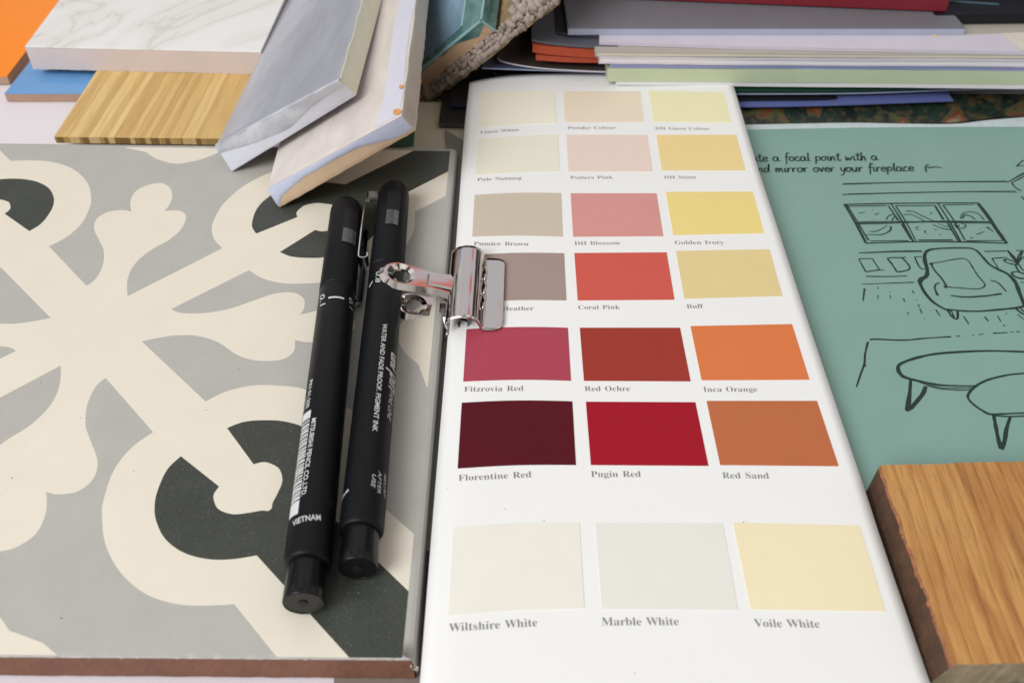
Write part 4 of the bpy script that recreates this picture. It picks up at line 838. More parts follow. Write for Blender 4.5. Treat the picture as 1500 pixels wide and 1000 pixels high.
stroke(B5([(540, 162), (600, 166), (680, 205), (770, 245)]), 1.6, 1.2); stroke(B5([(520, 190), (580, 190), (640, 215), (700, 250)]), 1.2, 1.2); stroke(B5([(760, 272), (830, 300), (910, 315)]), 1.2, 1.4); stroke(B5([(800, 265), (860, 285), (915, 295)]), 1, 1)
stroke(B5([(985, 225), (1000, 185), (1060, 168), (1130, 185), (1175, 232)]), 1.4); stroke(B5([(1000, 220), (1020, 195), (1060, 200), (1105, 232)]), 1.8, 1.6)
stroke(B5([(380, 230), (400, 200), (435, 190)]), 1.4); stroke(B5([(425, 240), (450, 205), (465, 230)]), 1.2); stroke(B5([(415, 285), (410, 320), (340, 352), (215, 352)]), 2.2, .8); stroke(B5([(245, 328), (310, 322), (385, 280)]), 1.2, 1)
stroke(B5([(160, 270), (205, 350), (240, 400)]), 1.4, 1.6); stroke(B5([(930, 268), (960, 300), (1010, 300), (1025, 275), (990, 262)]), 1.6, 1.2); stroke(B5([(950, 300), (975, 275)]), 2, 1.5, False)
for a, b in [((155, 178), (210, 172)), ((285, 192), (320, 178)), ((738, 184), (755, 174)), ((615, 300), (645, 285)), ((620, 310), (650, 315)), ((690, 335), (700, 320)), ((812, 356), (824, 352)), ((1065, 382), (1085, 376)), ((1115, 352), (1180, 328)), ((1205, 290), (1250, 330)), ((1190, 290), (1225, 312)), ((262, 154), (272, 154)), ((1142, 310), (1152, 314)), ((262, 230), (270, 230)), ((690, 320), (705, 345)), ((770, 308), (790, 316))]:
    stroke(B5([a, b]), 1.3, .8, False)
# dado line, frames
stroke(B5([(158, 502), (400, 492), (560, 488), (670, 488)]), 1.6, 2.8); stroke(B5([(420, 488), (660, 484)]), 1.4, 1.2, False)
quad4([(155, 550), (265, 548), (325, 640), (212, 655)], 1.8); stroke(B5([(320, 640), (365, 642)]), 1.4, 1, False)
stroke(B5([(385, 545), (430, 540), (505, 540), (540, 537)]), 1.8, 1.2); stroke(B5([(505, 540), (555, 590), (570, 630), (530, 648), (465, 656)]), 1.8); stroke(B5([(390, 550), (430, 600), (465, 655)]), 2, 1.8)
stroke(B5([(605, 537), (670, 532)]), 1.4, 1.4, False); stroke(B5([(612, 540), (640, 600), (665, 630), (695, 632)]), 1.8, 1.4)
stroke(B5([(215, 692), (400, 694), (550, 688)]), 1.8, 1.4); stroke(B5([(180, 757), (400, 748), (605, 740)]), 1, 1.6)
for a, b, w in [((203, 790), (190, 890), 2.2), ((312, 780), (310, 793), 1.4), ((310, 845), (312, 880), 1.2), ((403, 818), (408, 825), 1), ((408, 845), (415, 870), 1.3), ((520, 872), (528, 897), 1.5), ((592, 808), (605, 833), 1.3), ((640, 920), (648, 940), 1.2), ((654, 955), (668, 990), 1.4), ((783, 962), (800, 990), 1.4), ((625, 880), (630, 890), .9), ((556, 985), (560, 998), 1)]:
    stroke(B5([a, b]), w, w*.7, False)
# armchair
stroke(B5([(1060, 462), (900, 462), (770, 470), (715, 485), (692, 520), (695, 570), (713, 640), (705, 690), (665, 715), (650, 742)]), 2.2, 5.0)
stroke(B5([(650, 742), (690, 820), (760, 900), (860, 960), (905, 970)]), 4.2, 2.4)
stroke(B5([(860, 958), (1000, 972), (1130, 976), (1300, 962), (1420, 950), (1510, 935)]), 2.0, 2.6)
stroke(B5([(1060, 462), (1110, 480), (1160, 530), (1220, 595), (1290, 635), (1370, 675), (1430, 740), (1465, 830), (1510, 940)]), 2.2, 4.2)
stroke(B5([(735, 585), (800, 580), (900, 560), (1000, 547), (1045, 565), (1080, 615), (1120, 680), (1175, 745), (1180, 770), (1150, 790), (1090, 795), (960, 785), (850, 778)]), 1.4, 1.6)
stroke(B5([(745, 590), (770, 640), (830, 710), (870, 772)]), 1.8, 2.4); stroke(B5([(740, 585), (752, 600)]), 4, 3, False); stroke(B5([(848, 778), (880, 776)]), 4, 2.5, False)
stroke(B5([(815, 745), (785, 755), (775, 790), (798, 848)]), 1.5, 2.4); stroke(B5([(905, 848), (1020, 860), (1180, 852), (1318, 833)]), 2.0, 2.2); stroke(B5([(1228, 724), (1290, 745), (1356, 815)]), 1.5, 1.5)
stroke(C7([(590, -5), (620, 25), (665, 45), (740, 52), (860, 54), (960, 48), (1040, 42), (1085, 36)]), 1.6, 2.6) if False else None
stroke(C7([(672, 48), (690, 80), (712, 96), (724, 90), (724, 55)]), 2.8, 2.4); stroke(C7([(690, 52), (706, 88)]), 1.6, 2.4, False)
stroke(C7([(1030, 42), (1050, 60), (1072, 72), (1090, 70)]), 2.6, 2.2); stroke(C7([(1050, 38), (1072, 60)]), 2, 2, False)
# plant pot and picture frame at right
stroke(B5([(1180, 490), (1355, 486)]), 1.4, 1.4, False); stroke(B5([(1435, 482), (1620, 484)]), 1.2, 1.2, False); stroke(B5([(1238, 546), (1365, 538)]), 1.4, 1.2, False); stroke(B5([(1240, 548), (1288, 622)]), 1.6, 1.6, False)
stroke(B5([(1365, 480), (1400, 530), (1440, 580), (1425, 540), (1365, 480)]), 2.0, 1.6); stroke(B5([(1480, 488), (1450, 540), (1440, 580), (1475, 530), (1490, 488)]), 1.6, 1.4)
stroke(B5([(1335, 560), (1370, 555), (1420, 575), (1450, 595), (1400, 592), (1350, 575), (1335, 560)]), 1.8); stroke(B5([(1450, 590), (1480, 545), (1530, 535), (1560, 545)]), 1.6)
stroke(B5([(1430, 595), (1450, 640), (1490, 670), (1540, 665)]), 1.6); stroke(B5([(1455, 590), (1490, 640), (1530, 650)]), 1.6); stroke(B5([(1398, 660), (1440, 655), (1480, 665), (1540, 670)]), 1.8); stroke(B5([(1398, 662), (1420, 690), (1470, 708), (1560, 710)]), 2.4, 2.6); stroke(B5([(1475, 740), (1560, 742)]), 1.2, 1, False)
# floor and rug
for a, b, w in [((462, 62), (467, 72), 1.2), ((518, 20), (524, 36), 1), ((527, 42), (538, 66), 1.4), ((612, 48), (632, 80), 1.2), ((546, 92), (552, 98), .8), ((755, 82), (783, 124), 1.8), ((866, 84), (884, 108), 1.8), ((932, 78), (950, 110), 1.3), ((962, 126), (972, 134), 1.6), ((975, 64), (985, 72), .8), ((1038, 72), (1070, 98), 1.2), ((718, 187), (738, 185), 1.5), ((800, 181), (812, 180), 1), ((835, 178), (860, 176), 1.2), ((910, 171), (985, 167), 1.8), ((1000, 165), (1015, 164), 1.2), ((1030, 163), (1050, 162), 1.2), ((445, 0), (448, 5), 1), ((228, 0), (232, 3), 1)]:
    stroke(C7([a, b]), w, w*.8, False)
stroke(C7([(265, 205), (300, 202), (440, 207), (560, 197), (690, 189)]), 2.6, 1.8, wm=2.4); stroke(C7([(255, 216), (240, 280), (236, 330), (215, 390), (195, 452)]), 2.2, 1.8); stroke(C7([(236, 330), (241, 342), (228, 336)]), 2, 2)
# tables
stroke(C7([(440, 402), (418, 375), (412, 350), (430, 328), (500, 302), (600, 280), (740, 268), (900, 263), (1072, 268), (1140, 272)]), 3.6, 2.4)
stroke(C7([(412, 350), (420, 378), (452, 402), (520, 420), (620, 440), (720, 445), (815, 446)]), 5.0, 1.6); stroke(C7([(470, 402), (540, 432), (640, 455), (740, 456), (800, 456)]), 1.2, 1.2); stroke(C7([(560, 444), (640, 462), (740, 468), (800, 466)]), 1.4, 1.8)
stroke(C7([(478, 415), (474, 470), (458, 562), (464, 572)]), 3.4, 3.8); stroke(C7([(464, 572), (490, 550), (540, 490), (557, 448)]), 4.4, 4.2); stroke(C7([(478, 470), (474, 520), (470, 552)]), 2, 4); stroke(C7([(470, 404), (482, 418)]), 3, 3, False)
stroke(C7([(880, 588), (830, 560), (785, 520), (780, 490), (815, 450), (880, 415), (980, 390), (1072, 380), (1160, 376)]), 2.8, 2.0); stroke(C7([(860, 580), (900, 594), (1000, 590), (1150, 584)]), 2.8, 1.8); stroke(C7([(920, 602), (1000, 606), (1150, 600)]), 1.6, 2.4)
stroke(C7([(912, 596), (922, 650), (936, 720), (950, 775)]), 3.2, 4.6); stroke(C7([(950, 776), (968, 740), (980, 670), (1000, 605)]), 4.6, 3.2)
# handwriting
HW = {'a': ([(.42,.42),(.2,.5),(.02,.3),(.06,.05),(.25,.02),(.42,.3),(.43,.45),(.42,.1),(.5,.0),(.6,.08)],.6), 't': ([(.22,.85),(.16,.4),(.16,.08),(.28,.0),(.42,.1)],.4), 'e': ([(.06,.25),(.36,.3),(.36,.45),(.18,.5),(.03,.28),(.08,.05),(.25,.0),(.45,.12)],.48),
 'f': ([(.45,.85),(.3,.95),(.2,.7),(.16,.2),(.1,-.35)],.38), 'o': ([(.3,.48),(.1,.42),(.03,.2),(.15,.0),(.36,.08),(.42,.32),(.3,.48),(.5,.42)],.52), 'c': ([(.38,.42),(.2,.5),(.03,.25),(.12,.02),(.3,.02),(.44,.12)],.46), 'l': ([(.15,.95),(.1,.4),(.12,.05),(.28,.02)],.28),
 'p': ([(.1,.5),(.06,.0),(.0,-.4)],.52), 'i': ([(.1,.48),(.08,.1),(.16,.0),(.28,.08)],.28), 'n': ([(.05,.48),(.06,.0),(.1,.3),(.28,.48),(.36,.35),(.35,.05),(.48,.02)],.52), 'w': ([(.03,.48),(.08,.02),(.26,.3),(.34,.02),(.52,.28),(.56,.48)],.64), 'h': ([(.12,.95),(.06,.0),(.12,.3),(.3,.46),(.36,.3),(.36,.02),(.48,.04)],.52),
 'd': ([(.38,.42),(.16,.48),(.02,.2),(.15,.0),(.38,.3),(.48,.95),(.42,.2),(.5,.0)],.56), 'm': ([(.05,.48),(.05,.0),(.1,.3),(.26,.46),(.3,.02),(.38,.34),(.52,.46),(.56,.05),(.68,.02)],.72), 'r': ([(.06,.48),(.06,.0),(.1,.28),(.24,.46),(.38,.44)],.42), 'v': ([(.04,.48),(.16,.02),(.34,.46),(.42,.44)],.46),
 'y': ([(.05,.48),(.1,.12),(.3,.1),(.38,.48),(.3,-.1),(.12,-.4),(-.05,-.3)],.46), 'u': ([(.05,.48),(.06,.08),(.22,.0),(.38,.3),(.38,.48),(.38,.05),(.5,.02)],.54)}
EXTRA = {'t': [(.0,.6),(.4,.62)], 'f': [(.02,.45),(.4,.48)], 'p': [(.06,.3),(.24,.5),(.42,.36),(.36,.08),(.08,.04)], 'i': [(.16,.72),(.2,.74)]}
def handwrite(txt, x0, y0, x1, y1, h):
    tot = sum(.42 if ch == ' ' else HW[ch][1] for ch in txt); x = 0
    def mp(a, b, x):
        t = (x+a)/tot; return (x0+(x1-x0)*t+b*h*.16*-1, y0+(y1-y0)*t-b*h)
    for ch in txt:
        if ch == ' ': x += .42; continue
        pts, w = HW[ch]; stroke([mp(a, b, x) for a, b in pts], 2.0, 1.5)
        if ch in EXTRA: stroke([mp(a, b, x) for a, b in EXTRA[ch]], 1.8, 1.5)
        x += w
handwrite("ate a focal point with a", 1101, 236.5, 1287, 234.5, 12.5)
handwrite("and mirror over your fireplace", 1100, 252.5, 1340, 250.5, 12.5)
stroke([(1361, 241), (1356, 244), (1357, 252)], 1.6, 1.8); stroke([(1358, 246), (1370, 244.5), (1380, 246)], 2.2, 1.4)
build('ink_drawing', dr, mt['drawing'], bk)

# ================================================================== OAK BLOCK
wz = 1.92
TFL = P(1397, 973, wz); TBL = P(1288, 681, wz); TBR = P(1620, 672, wz); TFR = P(1760, 962, wz)
ob = thing('wood_block', 'chunky oak sample block with rough edges at the right, lying on the green booklet', 'wood sample', (TFL+TBR)/2-Vector((0, 0, 1.05)))
def jw(u, v, w, p):
    j = Vector((0, 0, 0))
    if u < .01: j.x += (0 if w < .05 else (.03*vn(p.y, 3, 1)+.014*vn(p.y, 15, 2)) * (1 if w > .9 else .5)) - (1-w)*(.03+.17*(1-v))
    if v < .01: j.y += .02*vn(p.x, 8, 4) + (.06*(1-w))
    if v > .99 and w > .9: j.y += .015*vn(p.x, 6, 5)
    return j
low = [p-Vector((0, 0, 1.052)) for p in (TFL, TFR, TBR, TBL)]
mb = MB(); hexa(mb, low+[TFL, TFR, TBR, TBL], (60, 90, 24), jw, (1, 0, 3, 1, 1, 1))
for i, f in enumerate(mb.f):   # reddish splintered arris along the left
    c = sum((mb.v[j] for j in f), Vector())/len(f)
    if mb.mi[i] == 1 and c.z > wz-.13+.03*vn(c.y, 2.5, 7)+.02*vn(c.y, 14, 3): mb.mi[i] = 2
build('block_body', mb, [mt['oak'], mt['oakside'], mt['oakedge'], mt['oakfront']], ob)

# ================================================================== SMALL SAMPLES, TOP LEFT
def slab_thing(name, label, cat, top, z, t, mtop, mside, jit=None, n=(1, 1, 1), bev=.03, parts=('face', 'body'), split=.9):
    """top: pixels FL FR BR BL of the upper face at height z"""
    T = [P(x, y, z) for x, y in top]; B = [p-Vector((0, 0, t)) for p in T]
    th = thing(name, label, cat, sum(B, Vector())/4)
    mid = [a*(1-split)+b*split for a, b in zip(B, T)]
    mb = MB(); hexa(mb, B+mid, n, jit); build(parts[1], mb, mside, th)
    mb = MB(); hexa(mb, [p+Vector((0, 0, .001)) for p in mid]+T, (1, 1, 1)); o = build(parts[0], mb, mtop, th)
    if bev: bevel(o, min(bev, t*(1-split)*.45))
    return th
slab_thing('wall_tile', 'glossy orange tile at the far left, partly under the white veined slab', 'tile', [(-160, 112), (10, 112), (104, -10), (-60, -10)], .42, .36, mt['orange'], mt['biscuit'], bev=.02)
slab_thing('wall_tile', 'glossy sky blue tile under the white veined slab and the bamboo sample', 'tile', [(6, 137), (190, 137), (245, 60), (70, 60)], .40, .38, mt['blue'], mt['biscuit'], bev=.02)
th = slab_thing('bamboo_sample', 'striped golden bamboo flooring sample lying between veined slab and patterned tile', 'wood sample', [(79, 200), (345, 203), (420, 60), (170, 60)], .70, .28, mt['bamboo'], mt['bambooend'], bev=.015, parts=('veneer', 'strip_core'), split=.85)
slab_thing('veneered_slab' if False else 'porcelain_slab', 'thick white porcelain slab with faint grey veins and a pinkish edge', 'tile', [(36, 68), (382, 76), (430, -30), (117, -40)], 1.72, 1.0, mt['marble'], mt['marbleside'],
    jit=lambda u, v, w, p: Vector((0, 0, -.03*abs(vn(p.x, 9, 1)) if w < .1 else 0)), n=(90, 1, 4), split=.93)

# --- grey glossy metro tile, leaning
def ext(p0, p1, y):
    t = (y-p0[1])/(p1[1]-p0[1]); return (p0[0]+(p1[0]-p0[0])*t, y)
def leaning(z, px):
    return [P(*q, zz) for q, zz in zip(px, z)]
gt = [P(315, 214, 1.81), P(497, 118, 4.6), P(*ext((497, 118), (531, 0), -105), 4.25), P(*ext((315, 214), (421, 0), -22), 1.45)]
gb = [P(339, 253, 1.01), P(523, 140, 3.81)]; gb += [gb[1]+(gt[2]-gt[1])+Vector((.12, 0, 0)), gb[0]+(gt[3]-gt[0])]
g = thing('metro_tile', 'glossy grey slanted tile with a cream right side, resting on the blush one', 'tile', gb[0])
def lerp4(Q, u, v): return (Q[0]*(1-u)+Q[1]*u)*(1-v)+(Q[3]*(1-u)+Q[2]*u)*v
mb = MB()
hexa(mb, gb+gt, (24, 40, 4), lambda u, v, w, p: Vector((.025*vn(p.y, 1.6, 1)+.015*vn(p.y, 6, 2), 0, .01*vn(p.y, 5, 6))) if u > .99 and w > .5 else Vector(), (1, 0, 1, 2, 1, 1), True)
o = build('glazed_body', mb, [mt['greyglaze'], mt['whiteglaze'], mt['creamglaze']], g); bevel(o, .06, 3); o.modifiers['bevel'].angle_limit = .8
# bevelled, marbled front flank: a glaze drip that thins to the right
mb = MB(); K = 30
fv = gb[0]-gt[0]; 
def fr(u, w): # w 0 top .. 1 bottom on the front face
    a = gt[0]*(1-u)+gt[1]*u; b = gb[0]*(1-u)+gb[1]*u; return a*(1-w)+b*w
nf = (gt[1]-gt[0]).cross(gb[0]-gt[0]).normalized()
if nf.y > 0: nf = -nf
rowa = []; rowb = []; rowc = []
for i in range(K+1):
    u = i/K; d = .30+.38*max(0, sin(u*pi*1.05))**1.3*(1 if u < .55 else max(0, 1-(u-.55)/.42)) + .05*vn(u, 6, 3)
    d = max(.10, min(.92, d))
    rowa.append(fr(u, .02)+nf*.02); rowb.append(fr(u, d*.9)+nf*.045); rowc.append(fr(u, d)+nf*.004)
W = K+1; mb.add(rowa+rowb+rowc, [[r*W+i, (r+1)*W+i, (r+1)*W+i+1, r*W+i+1] for r in range(2) for i in range(K)], 0, True)
build('glaze_run', mb, mt['bevelglaze'], g)
mb = MB(); K = 40; ring = 8
nt_ = (gt[1]-gt[0]).cross(gt[3]-gt[0]).normalized()
nt_ = nt_ if nt_.z > 0 else -nt_
cen = [gt[0]*(1-i/K)+gt[1]*(i/K)+nt_*.0+Vector((0, .07+.02*vn(i, .3, 2), 0)) for i in range(K+1)]
vs = []
for i, c in enumerate(cen):
    rr = .055*(1+.35*vn(i, .35, 5))
    for k in range(ring):
        a = 2*pi*k/ring; vs.append(c+nt_*(rr*.5*sin(a))+Vector((0, 1, 0))*(rr*1.3*cos(a)))
mb.add(vs, [[i*ring+k, i*ring+(k+1) % ring, (i+1)*ring+(k+1) % ring, (i+1)*ring+k] for i in range(K) for k in range(ring)], 0, True)
build('glaze_ridge', mb, mt['bevelglaze'], g)

# --- blush tile
pt_ = [P(390.5, 275, 1.67), P(588, 169, 4.49), P(*ext((588, 169), (610, 0), -93), 4.48), P(*ext((390.5, 276), (407, 217), 0), 1.66)]
pb = [P(410, 305, 1.01), P(610, 192, 3.83)]; pb += [P(*ext((610, 192), (628.6, 0), -70), 3.82), pb[0]+(pt_[3]-pt_[0])]
bl = thing('metro_tile', 'pale blush tile with tan clay front and running bluish glaze, leaning over the patterned tile', 'tile', pb[0])
mb = MB()
hexa(mb, pb+pt_, (60, 60, 4), lambda u, v, w, p: (Vector((.02*vn(p.y, 1.3, 1)+.014*vn(p.y*11+w*9, 1, 2), 0, 0)) if u > .99 else Vector())+(Vector((0, .01*vn(p.x, 9, 4), .01*vn(p.x, 12, 3))) if v < .01 and w < .3 else Vector()), (1, 0, 1, 2, 1, 1), True)
o = build('glazed_body', mb, [mt['pinkglaze'], mt['clay'], mt['taupeglaze']], bl); bevel(o, .04, 2); o.modifiers['bevel'].angle_limit = .9
nfp = (pt_[1]-pt_[0]).cross(pb[0]-pt_[0]).normalized()
if nfp.y > 0: nfp = -nfp
def frp(u, w):
    a = pt_[0]*(1-u)+pt_[1]*u; b = pb[0]*(1-u)+pb[1]*u; return a*(1-w)+b*w
mb = MB(); K = 48; ra = []; rb = []; rc = []
for i in range(K+1):
    u = i/K
    d = .96-1.1*u/.16 if u < .05 else (.62-.28*min(1, (u-.05)/.2))
    if u > .60: d = .34+.50*min(1, ((u-.60)/.28))**1.5
    d = max(.25, min(.93, d+.02*vn(u, 14, 3)))
    ra.append(frp(u, .03)+nfp*.015); rb.append(frp(u, d*.8)+nfp*.05); rc.append(frp(u, d)+nfp*.004)
W = K+1; mb.add(ra+rb+rc, [[r*W+i, (r+1)*W+i, (r+1)*W+i+1, r*W+i+1] for r in range(2) for i in range(K)], 0, True)
build('glaze_run', mb, mt['runglaze'], bl)
ntp = (pt_[1]-pt_[0]).cross(pt_[3]-pt_[0]).normalized(); ntp = ntp if ntp.z > 0 else -ntp
def topp(u, v, h=.01): return lerp4(pt_, u, v)+ntp*h
mb = MB(); K = 30   # paler worn strip near the right edge
for j in range(K):
    v0, v1 = j/K, (j+1)/K
    f = lambda v: (.84+.015*vn(v, 8, 1)+.02*max(0, .1-v)*10*-1)
    g_ = lambda v: .985+.01*vn(v, 11, 4)
    mb.add([topp(f(v0), v0+.004), topp(g_(v0), v0+.004), topp(g_(v1), v1+.004), topp(f(v1), v1+.004)], [[0, 1, 2, 3]])
build('pale_strip', mb, mt['palestrip'], bl)
mb = MB()
for (cx_, cy_, r1, r2) in ((582, 164, 6.5, 4.6), (588, 127, 3.6, 3.0)):
    pts = []
    for k in range(16):
        a = 2*pi*k/16; rr = 1+.25*vn(k, .7, 2)
        px, py = cx_+r1*rr*cos(a), cy_+r2*rr*sin(a); d = ray(px, py)
        q = Vector((0, 0, H)); t_ = (pt_[0]+ntp*.02-q).dot(ntp)/d.dot(ntp); pts.append(q+d*t_)
    mb.add(pts, [list(range(16))])
build('chip_mark', mb, mt['chipclay'], bl)

# --- carpet offcut and teal tile leaning on it
KT = 1.22
def far(p): o_ = Vector((0, 0, H)); return o_+(p-o_)*KT
tt = [P(516, 184, 2.0), P(705, 30, 6.8)]; tt[0] = tt[0]*.5+tt[1]*.5; tt = [far(p) for p in tt]
ax_r = (tt[1]-tt[0]).normalized()
tbk = [far(P(*ext((705, 30), (709, 0), -180), 9.2))]
dback = (tbk[0]-tt[1]); dback = dback*(14/dback.length)
ntt = ax_r.cross(dback).normalized(); ntt = ntt if ntt.z > 0 else -ntt
tt = tt+[tt[1]+dback, tt[0]+dback]
tb0 = [P(537, 196, 1.6), P(726, 45, 6.41)]; tb0[0] = tb0[0]*.5+tb0[1]*.5; tb0 = [far(p) for p in tb0]; tb0 += [tb0[1]+dback, tb0[0]+dback]
te_ = thing('teal_tile', 'glossy blue green tile with a raised teal rim, propped on the carpet offcut', 'tile', tb0[0])
nft = (tt[1]-tt[0]).cross(tb0[0]-tt[0]).normalized()
if nft.y > 0: nft = -nft
mb = MB(); hexa(mb, tb0+tt, (20, 20, 3), None, (1, 0, 1, 2, 1, 1)); build('clay_body', mb, [mt['teal'], mt['tealclay'], mt['teal']], te_)
mb = MB()
def tp2(u, v, h): return lerp4(tt, u, v)+ntt*h
q = [(.0, .03), (.72, .035), (.72, 1), (0, 1)]
mb.add([tp2(u, v, .012) for u, v in q], [[0, 1, 2, 3]]); fixup(mb, 1)
build('glaze_pool', mb, mt['tealblue'], te_)
def tube(mb, pts, r, k=8, mi=0):
    n = len(pts); vs = []
    for i in range(n):
        d = (pts[min(i+1, n-1)]-pts[max(i-1, 0)]).normalized(); a = d.cross(Vector((0, 0, 1)))
        a = a.normalized() if a.length > 1e-6 else Vector((1, 0, 0)); b = a.cross(d)
        vs += [pts[i]+a*r*cos(2*pi*j/k)+b*r*sin(2*pi*j/k) for j in range(k)]
    mb.add(vs, [[i*k+j, i*k+(j+1) % k, (i+1)*k+(j+1) % k, (i+1)*k+j] for i in range(n-1) for j in range(k)], mi, True)
mb = MB()
tube(mb, [tt[0]*(1-i/20)+tt[1]*(i/20)+nft*.02 for i in range(21)], .06); tube(mb, [tt[1]+dback*(i/10) for i in range(11)], .05)
tube(mb, [tp2(.72, .035+.9*i/10, .02) for i in range(11)], .05); tube(mb, [tt[1]*(1-i/4)+tb0[1]*(i/4)+nft*.02 for i in range(5)], .05)
build('rim', mb, mt['tealline'], te_)
mb = MB(); K = 30; ra = []; rc = []
for i in range(K+1):
    u = i/K; d = .10+.10*abs(vn(u, 9, 2))+(.55*max(0, 1-abs(u-.84)/.22)); 
    ra.append((tt[0]*(1-u)+tt[1]*u)+nft*.02); a = tt[0]*(1-u)+tt[1]*u; b = tb0[0]*(1-u)+tb0[1]*u; rc.append(a*(1-d)+b*d+nft*.012)
W = K+1; mb.add(ra+rc, [[i, W+i, W+i+1, i+1] for i in range(K)], 0, True); build('glaze_drip', mb, mt['teal'], te_)

cc = [tb0[0]-ntt*.12-ax_r*.6, tb0[1]-ntt*.12+ax_r*3.2]
cdn = P(619, 160, 2.9)
ct = [cc[0], cc[1], cc[1]+dback, cc[0]+dback]
off = Vector((.1, -.1, -.62)); cb = [p+off for p in ct]
ca = thing('carpet_offcut', 'chunky looped taupe carpet offcut with frayed backing beneath the teal tile', 'carpet sample', cb[0])
mb = MB(); hexa(mb, [p+Vector((0, 0, 0)) for p in cb]+[p+Vector((0, 0, -.1)) for p in ct], (40, 20, 2), lambda u, v, w, p: Vector((vn(p.x, 5, 1), vn(p.x, 6, 2), vn(p.y, 5, 3)))*.05)
build('backing', mb, mt['backing'], ca)
mb = MB(); rnd = random.Random(3)
ico = bmesh.new(); bmesh.ops.create_icosphere(ico, subdivisions=2, radius=1); iv = [v.co.copy() for v in ico.verts]; ifc = [[v.index for v in f.verts] for f in ico.faces]; ico.free()
def blob(c, r, ax, st):
    a = ax.normalized(); q = a.to_track_quat('Z', 'Y'); vs = []
    for v in iv:
        w = Vector((v.x*r, v.y*r*.9, v.z*r*st)); w *= 1+.12*vn(v.x*3+c.x*5+v.z*4, 1, 3); vs.append(c+q @ w)
    mb.add(vs, ifc, 0, True)
for i in range(46):          # front flank and right hand top
    for k in range(3):
        u = i/46+rnd.uniform(-.006, .006); c = lerp4(ct, u, 0)*(1-k/3)+lerp4(cb, u, 0)*(k/3)
        blob(c+Vector((rnd.uniform(-.04, .04), rnd.uniform(-.1, .03), rnd.uniform(-.05, .05))), rnd.uniform(.09, .14), Vector((rnd.uniform(-.7, .7), -.5, 1)), rnd.uniform(1.4, 2.1))
for i in range(14):
    for j in range(26):
        c = lerp4(ct, .70+.3*i/14+rnd.uniform(-.01, .01), j/40+rnd.uniform(-.008, .008))
        blob(c+Vector((0, 0, rnd.uniform(-.02, .06))), rnd.uniform(.12, .17), Vector((rnd.uniform(-.8, .8), 1, rnd.uniform(-.3, .6))), rnd.uniform(1.3, 1.9))
build('loop_pile', mb, mt['loop'], ca)

# ================================================================== PAPERS AND BOOKS, TOP RIGHT
def zat(px, yb, zb, yt):     # height of the point straight above the floor-point seen at (px, yb) that is seen at row yt
    p = P(px, yb, zb); lo, hi = zb, zb+8
    for _ in range(50):
        m = (lo+hi)/2
        if proj(up(p, m-zb))[1] > yt: lo = m
        else: hi = m
    return lo
def stack_slab(xl, xr, ybl, ybr, zb, yt, depth, skew=0.0, wav=0.0, xref=None):
    """front bottom edge through (xl,ybl)-(xr,ybr) at height zb; returns the eight corners and the top height"""
    A = P(xl, ybl, zb); B = P(xr, ybr, zb); zt = zat(xref or xl, ybl+(ybr-ybl)*((xref or xl)-xl)/(xr-xl), zb, yt)
    d = (B-A).normalized(); n = Vector((-d.y, d.x, 0))
    back = n*depth+d*skew
    c = [A, B, B+back, A+back]; return c+[Vector((p.x, p.y, zt)) for p in c], zt
def paper_stack(name, label, cat, args, m, pm=None, wav=.02, bev=.02, seed=1, n=60):
    c8, zt = stack_slab(*args)
    j = (lambda u, v, w, p: Vector((0, 0, wav*vn(p.x, .35, seed)+wav*.4*vn(p.x, 1.7, seed+3)))) if wav else None
    if pm is None:
        mb = MB(); hexa(mb, c8, (n, 2, 1), j); o = build(name, mb, m); tag(o, label, cat); return zt, o
    th = thing(name, label, cat, (c8[0]+c8[2])/2)
    z0, z1 = c8[0].z, zt; t = min(.07, (z1-z0)*.22); B, T = c8[:4], c8[4:]
    cin = [a+((c8[2]+c8[0])/2-a)*.006 for a in B]
    mb = MB(); hexa(mb, B+[up(p, t) for p in B], (n, 2, 1), j); build('cover', mb, m, th)
    mb = MB(); hexa(mb, [up(Vector((p.x, p.y, z1)), -t) for p in B]+T, (n, 2, 1), j); build('cover', mb, m, th)
    mb = MB(); hexa(mb, [Vector((p.x, p.y, z0+t+.002)) for p in cin]+[Vector((p.x, p.y, z1-t-.002)) for p in cin], (n, 2, 1), j); build('page_block', mb, pm, th)
    return zt, th
z = 1.62
z, _ = paper_stack('paper_sheet', 'lowest white sheet of the paper stack, resting on the far end of the colour card', 'paper', (902, 1640, 125, 132, z, 119.5, 13), mt['white'], seed=1, wav=.01)
z, _ = paper_stack('brochure', 'thick pale green booklet just above the lowest white sheet of the stack', 'booklet', (889, 1640, 119.5, 126, z+.01, 100.5, 13), mt['palegreen'], seed=2, wav=.012)
z, _ = paper_stack('folder', 'thin lavender blue folder between the pale green booklet and the white brochures', 'folder', (893, 1640, 99.5, 105, z+.01, 93.5, 13), mt['lavender'], seed=3, wav=.012)
z, _ = paper_stack('brochure', 'white brochure directly on the lavender folder, its left end bulging', 'brochure', (877, 1640, 94, 100, z+.01, 84, 13), mt['lilac'], mt['white'], seed=4, wav=.015)
z, _ = paper_stack('brochure', 'greige brochure with a thin cream front edge, under the broad lilac white board', 'brochure', (872, 1640, 83, 88, z+.01, 77, 6), mt['greige'], mt['cream'], seed=5, wav=.008)
p = P(1015, 80, z-.1); mb = MB(); c = [p+Vector((a, b-.03, 0)) for a, b in ((-.12, 0), (.12, 0), (.12, .1), (-.12, .1))]; hexa(mb, c+[up(q_, .09) for q_ in c]); tag(build('binder_tab', mb, mt['black']), 'tiny black tab on the front edge of the greige brochure', 'tab')
bz = z+.14
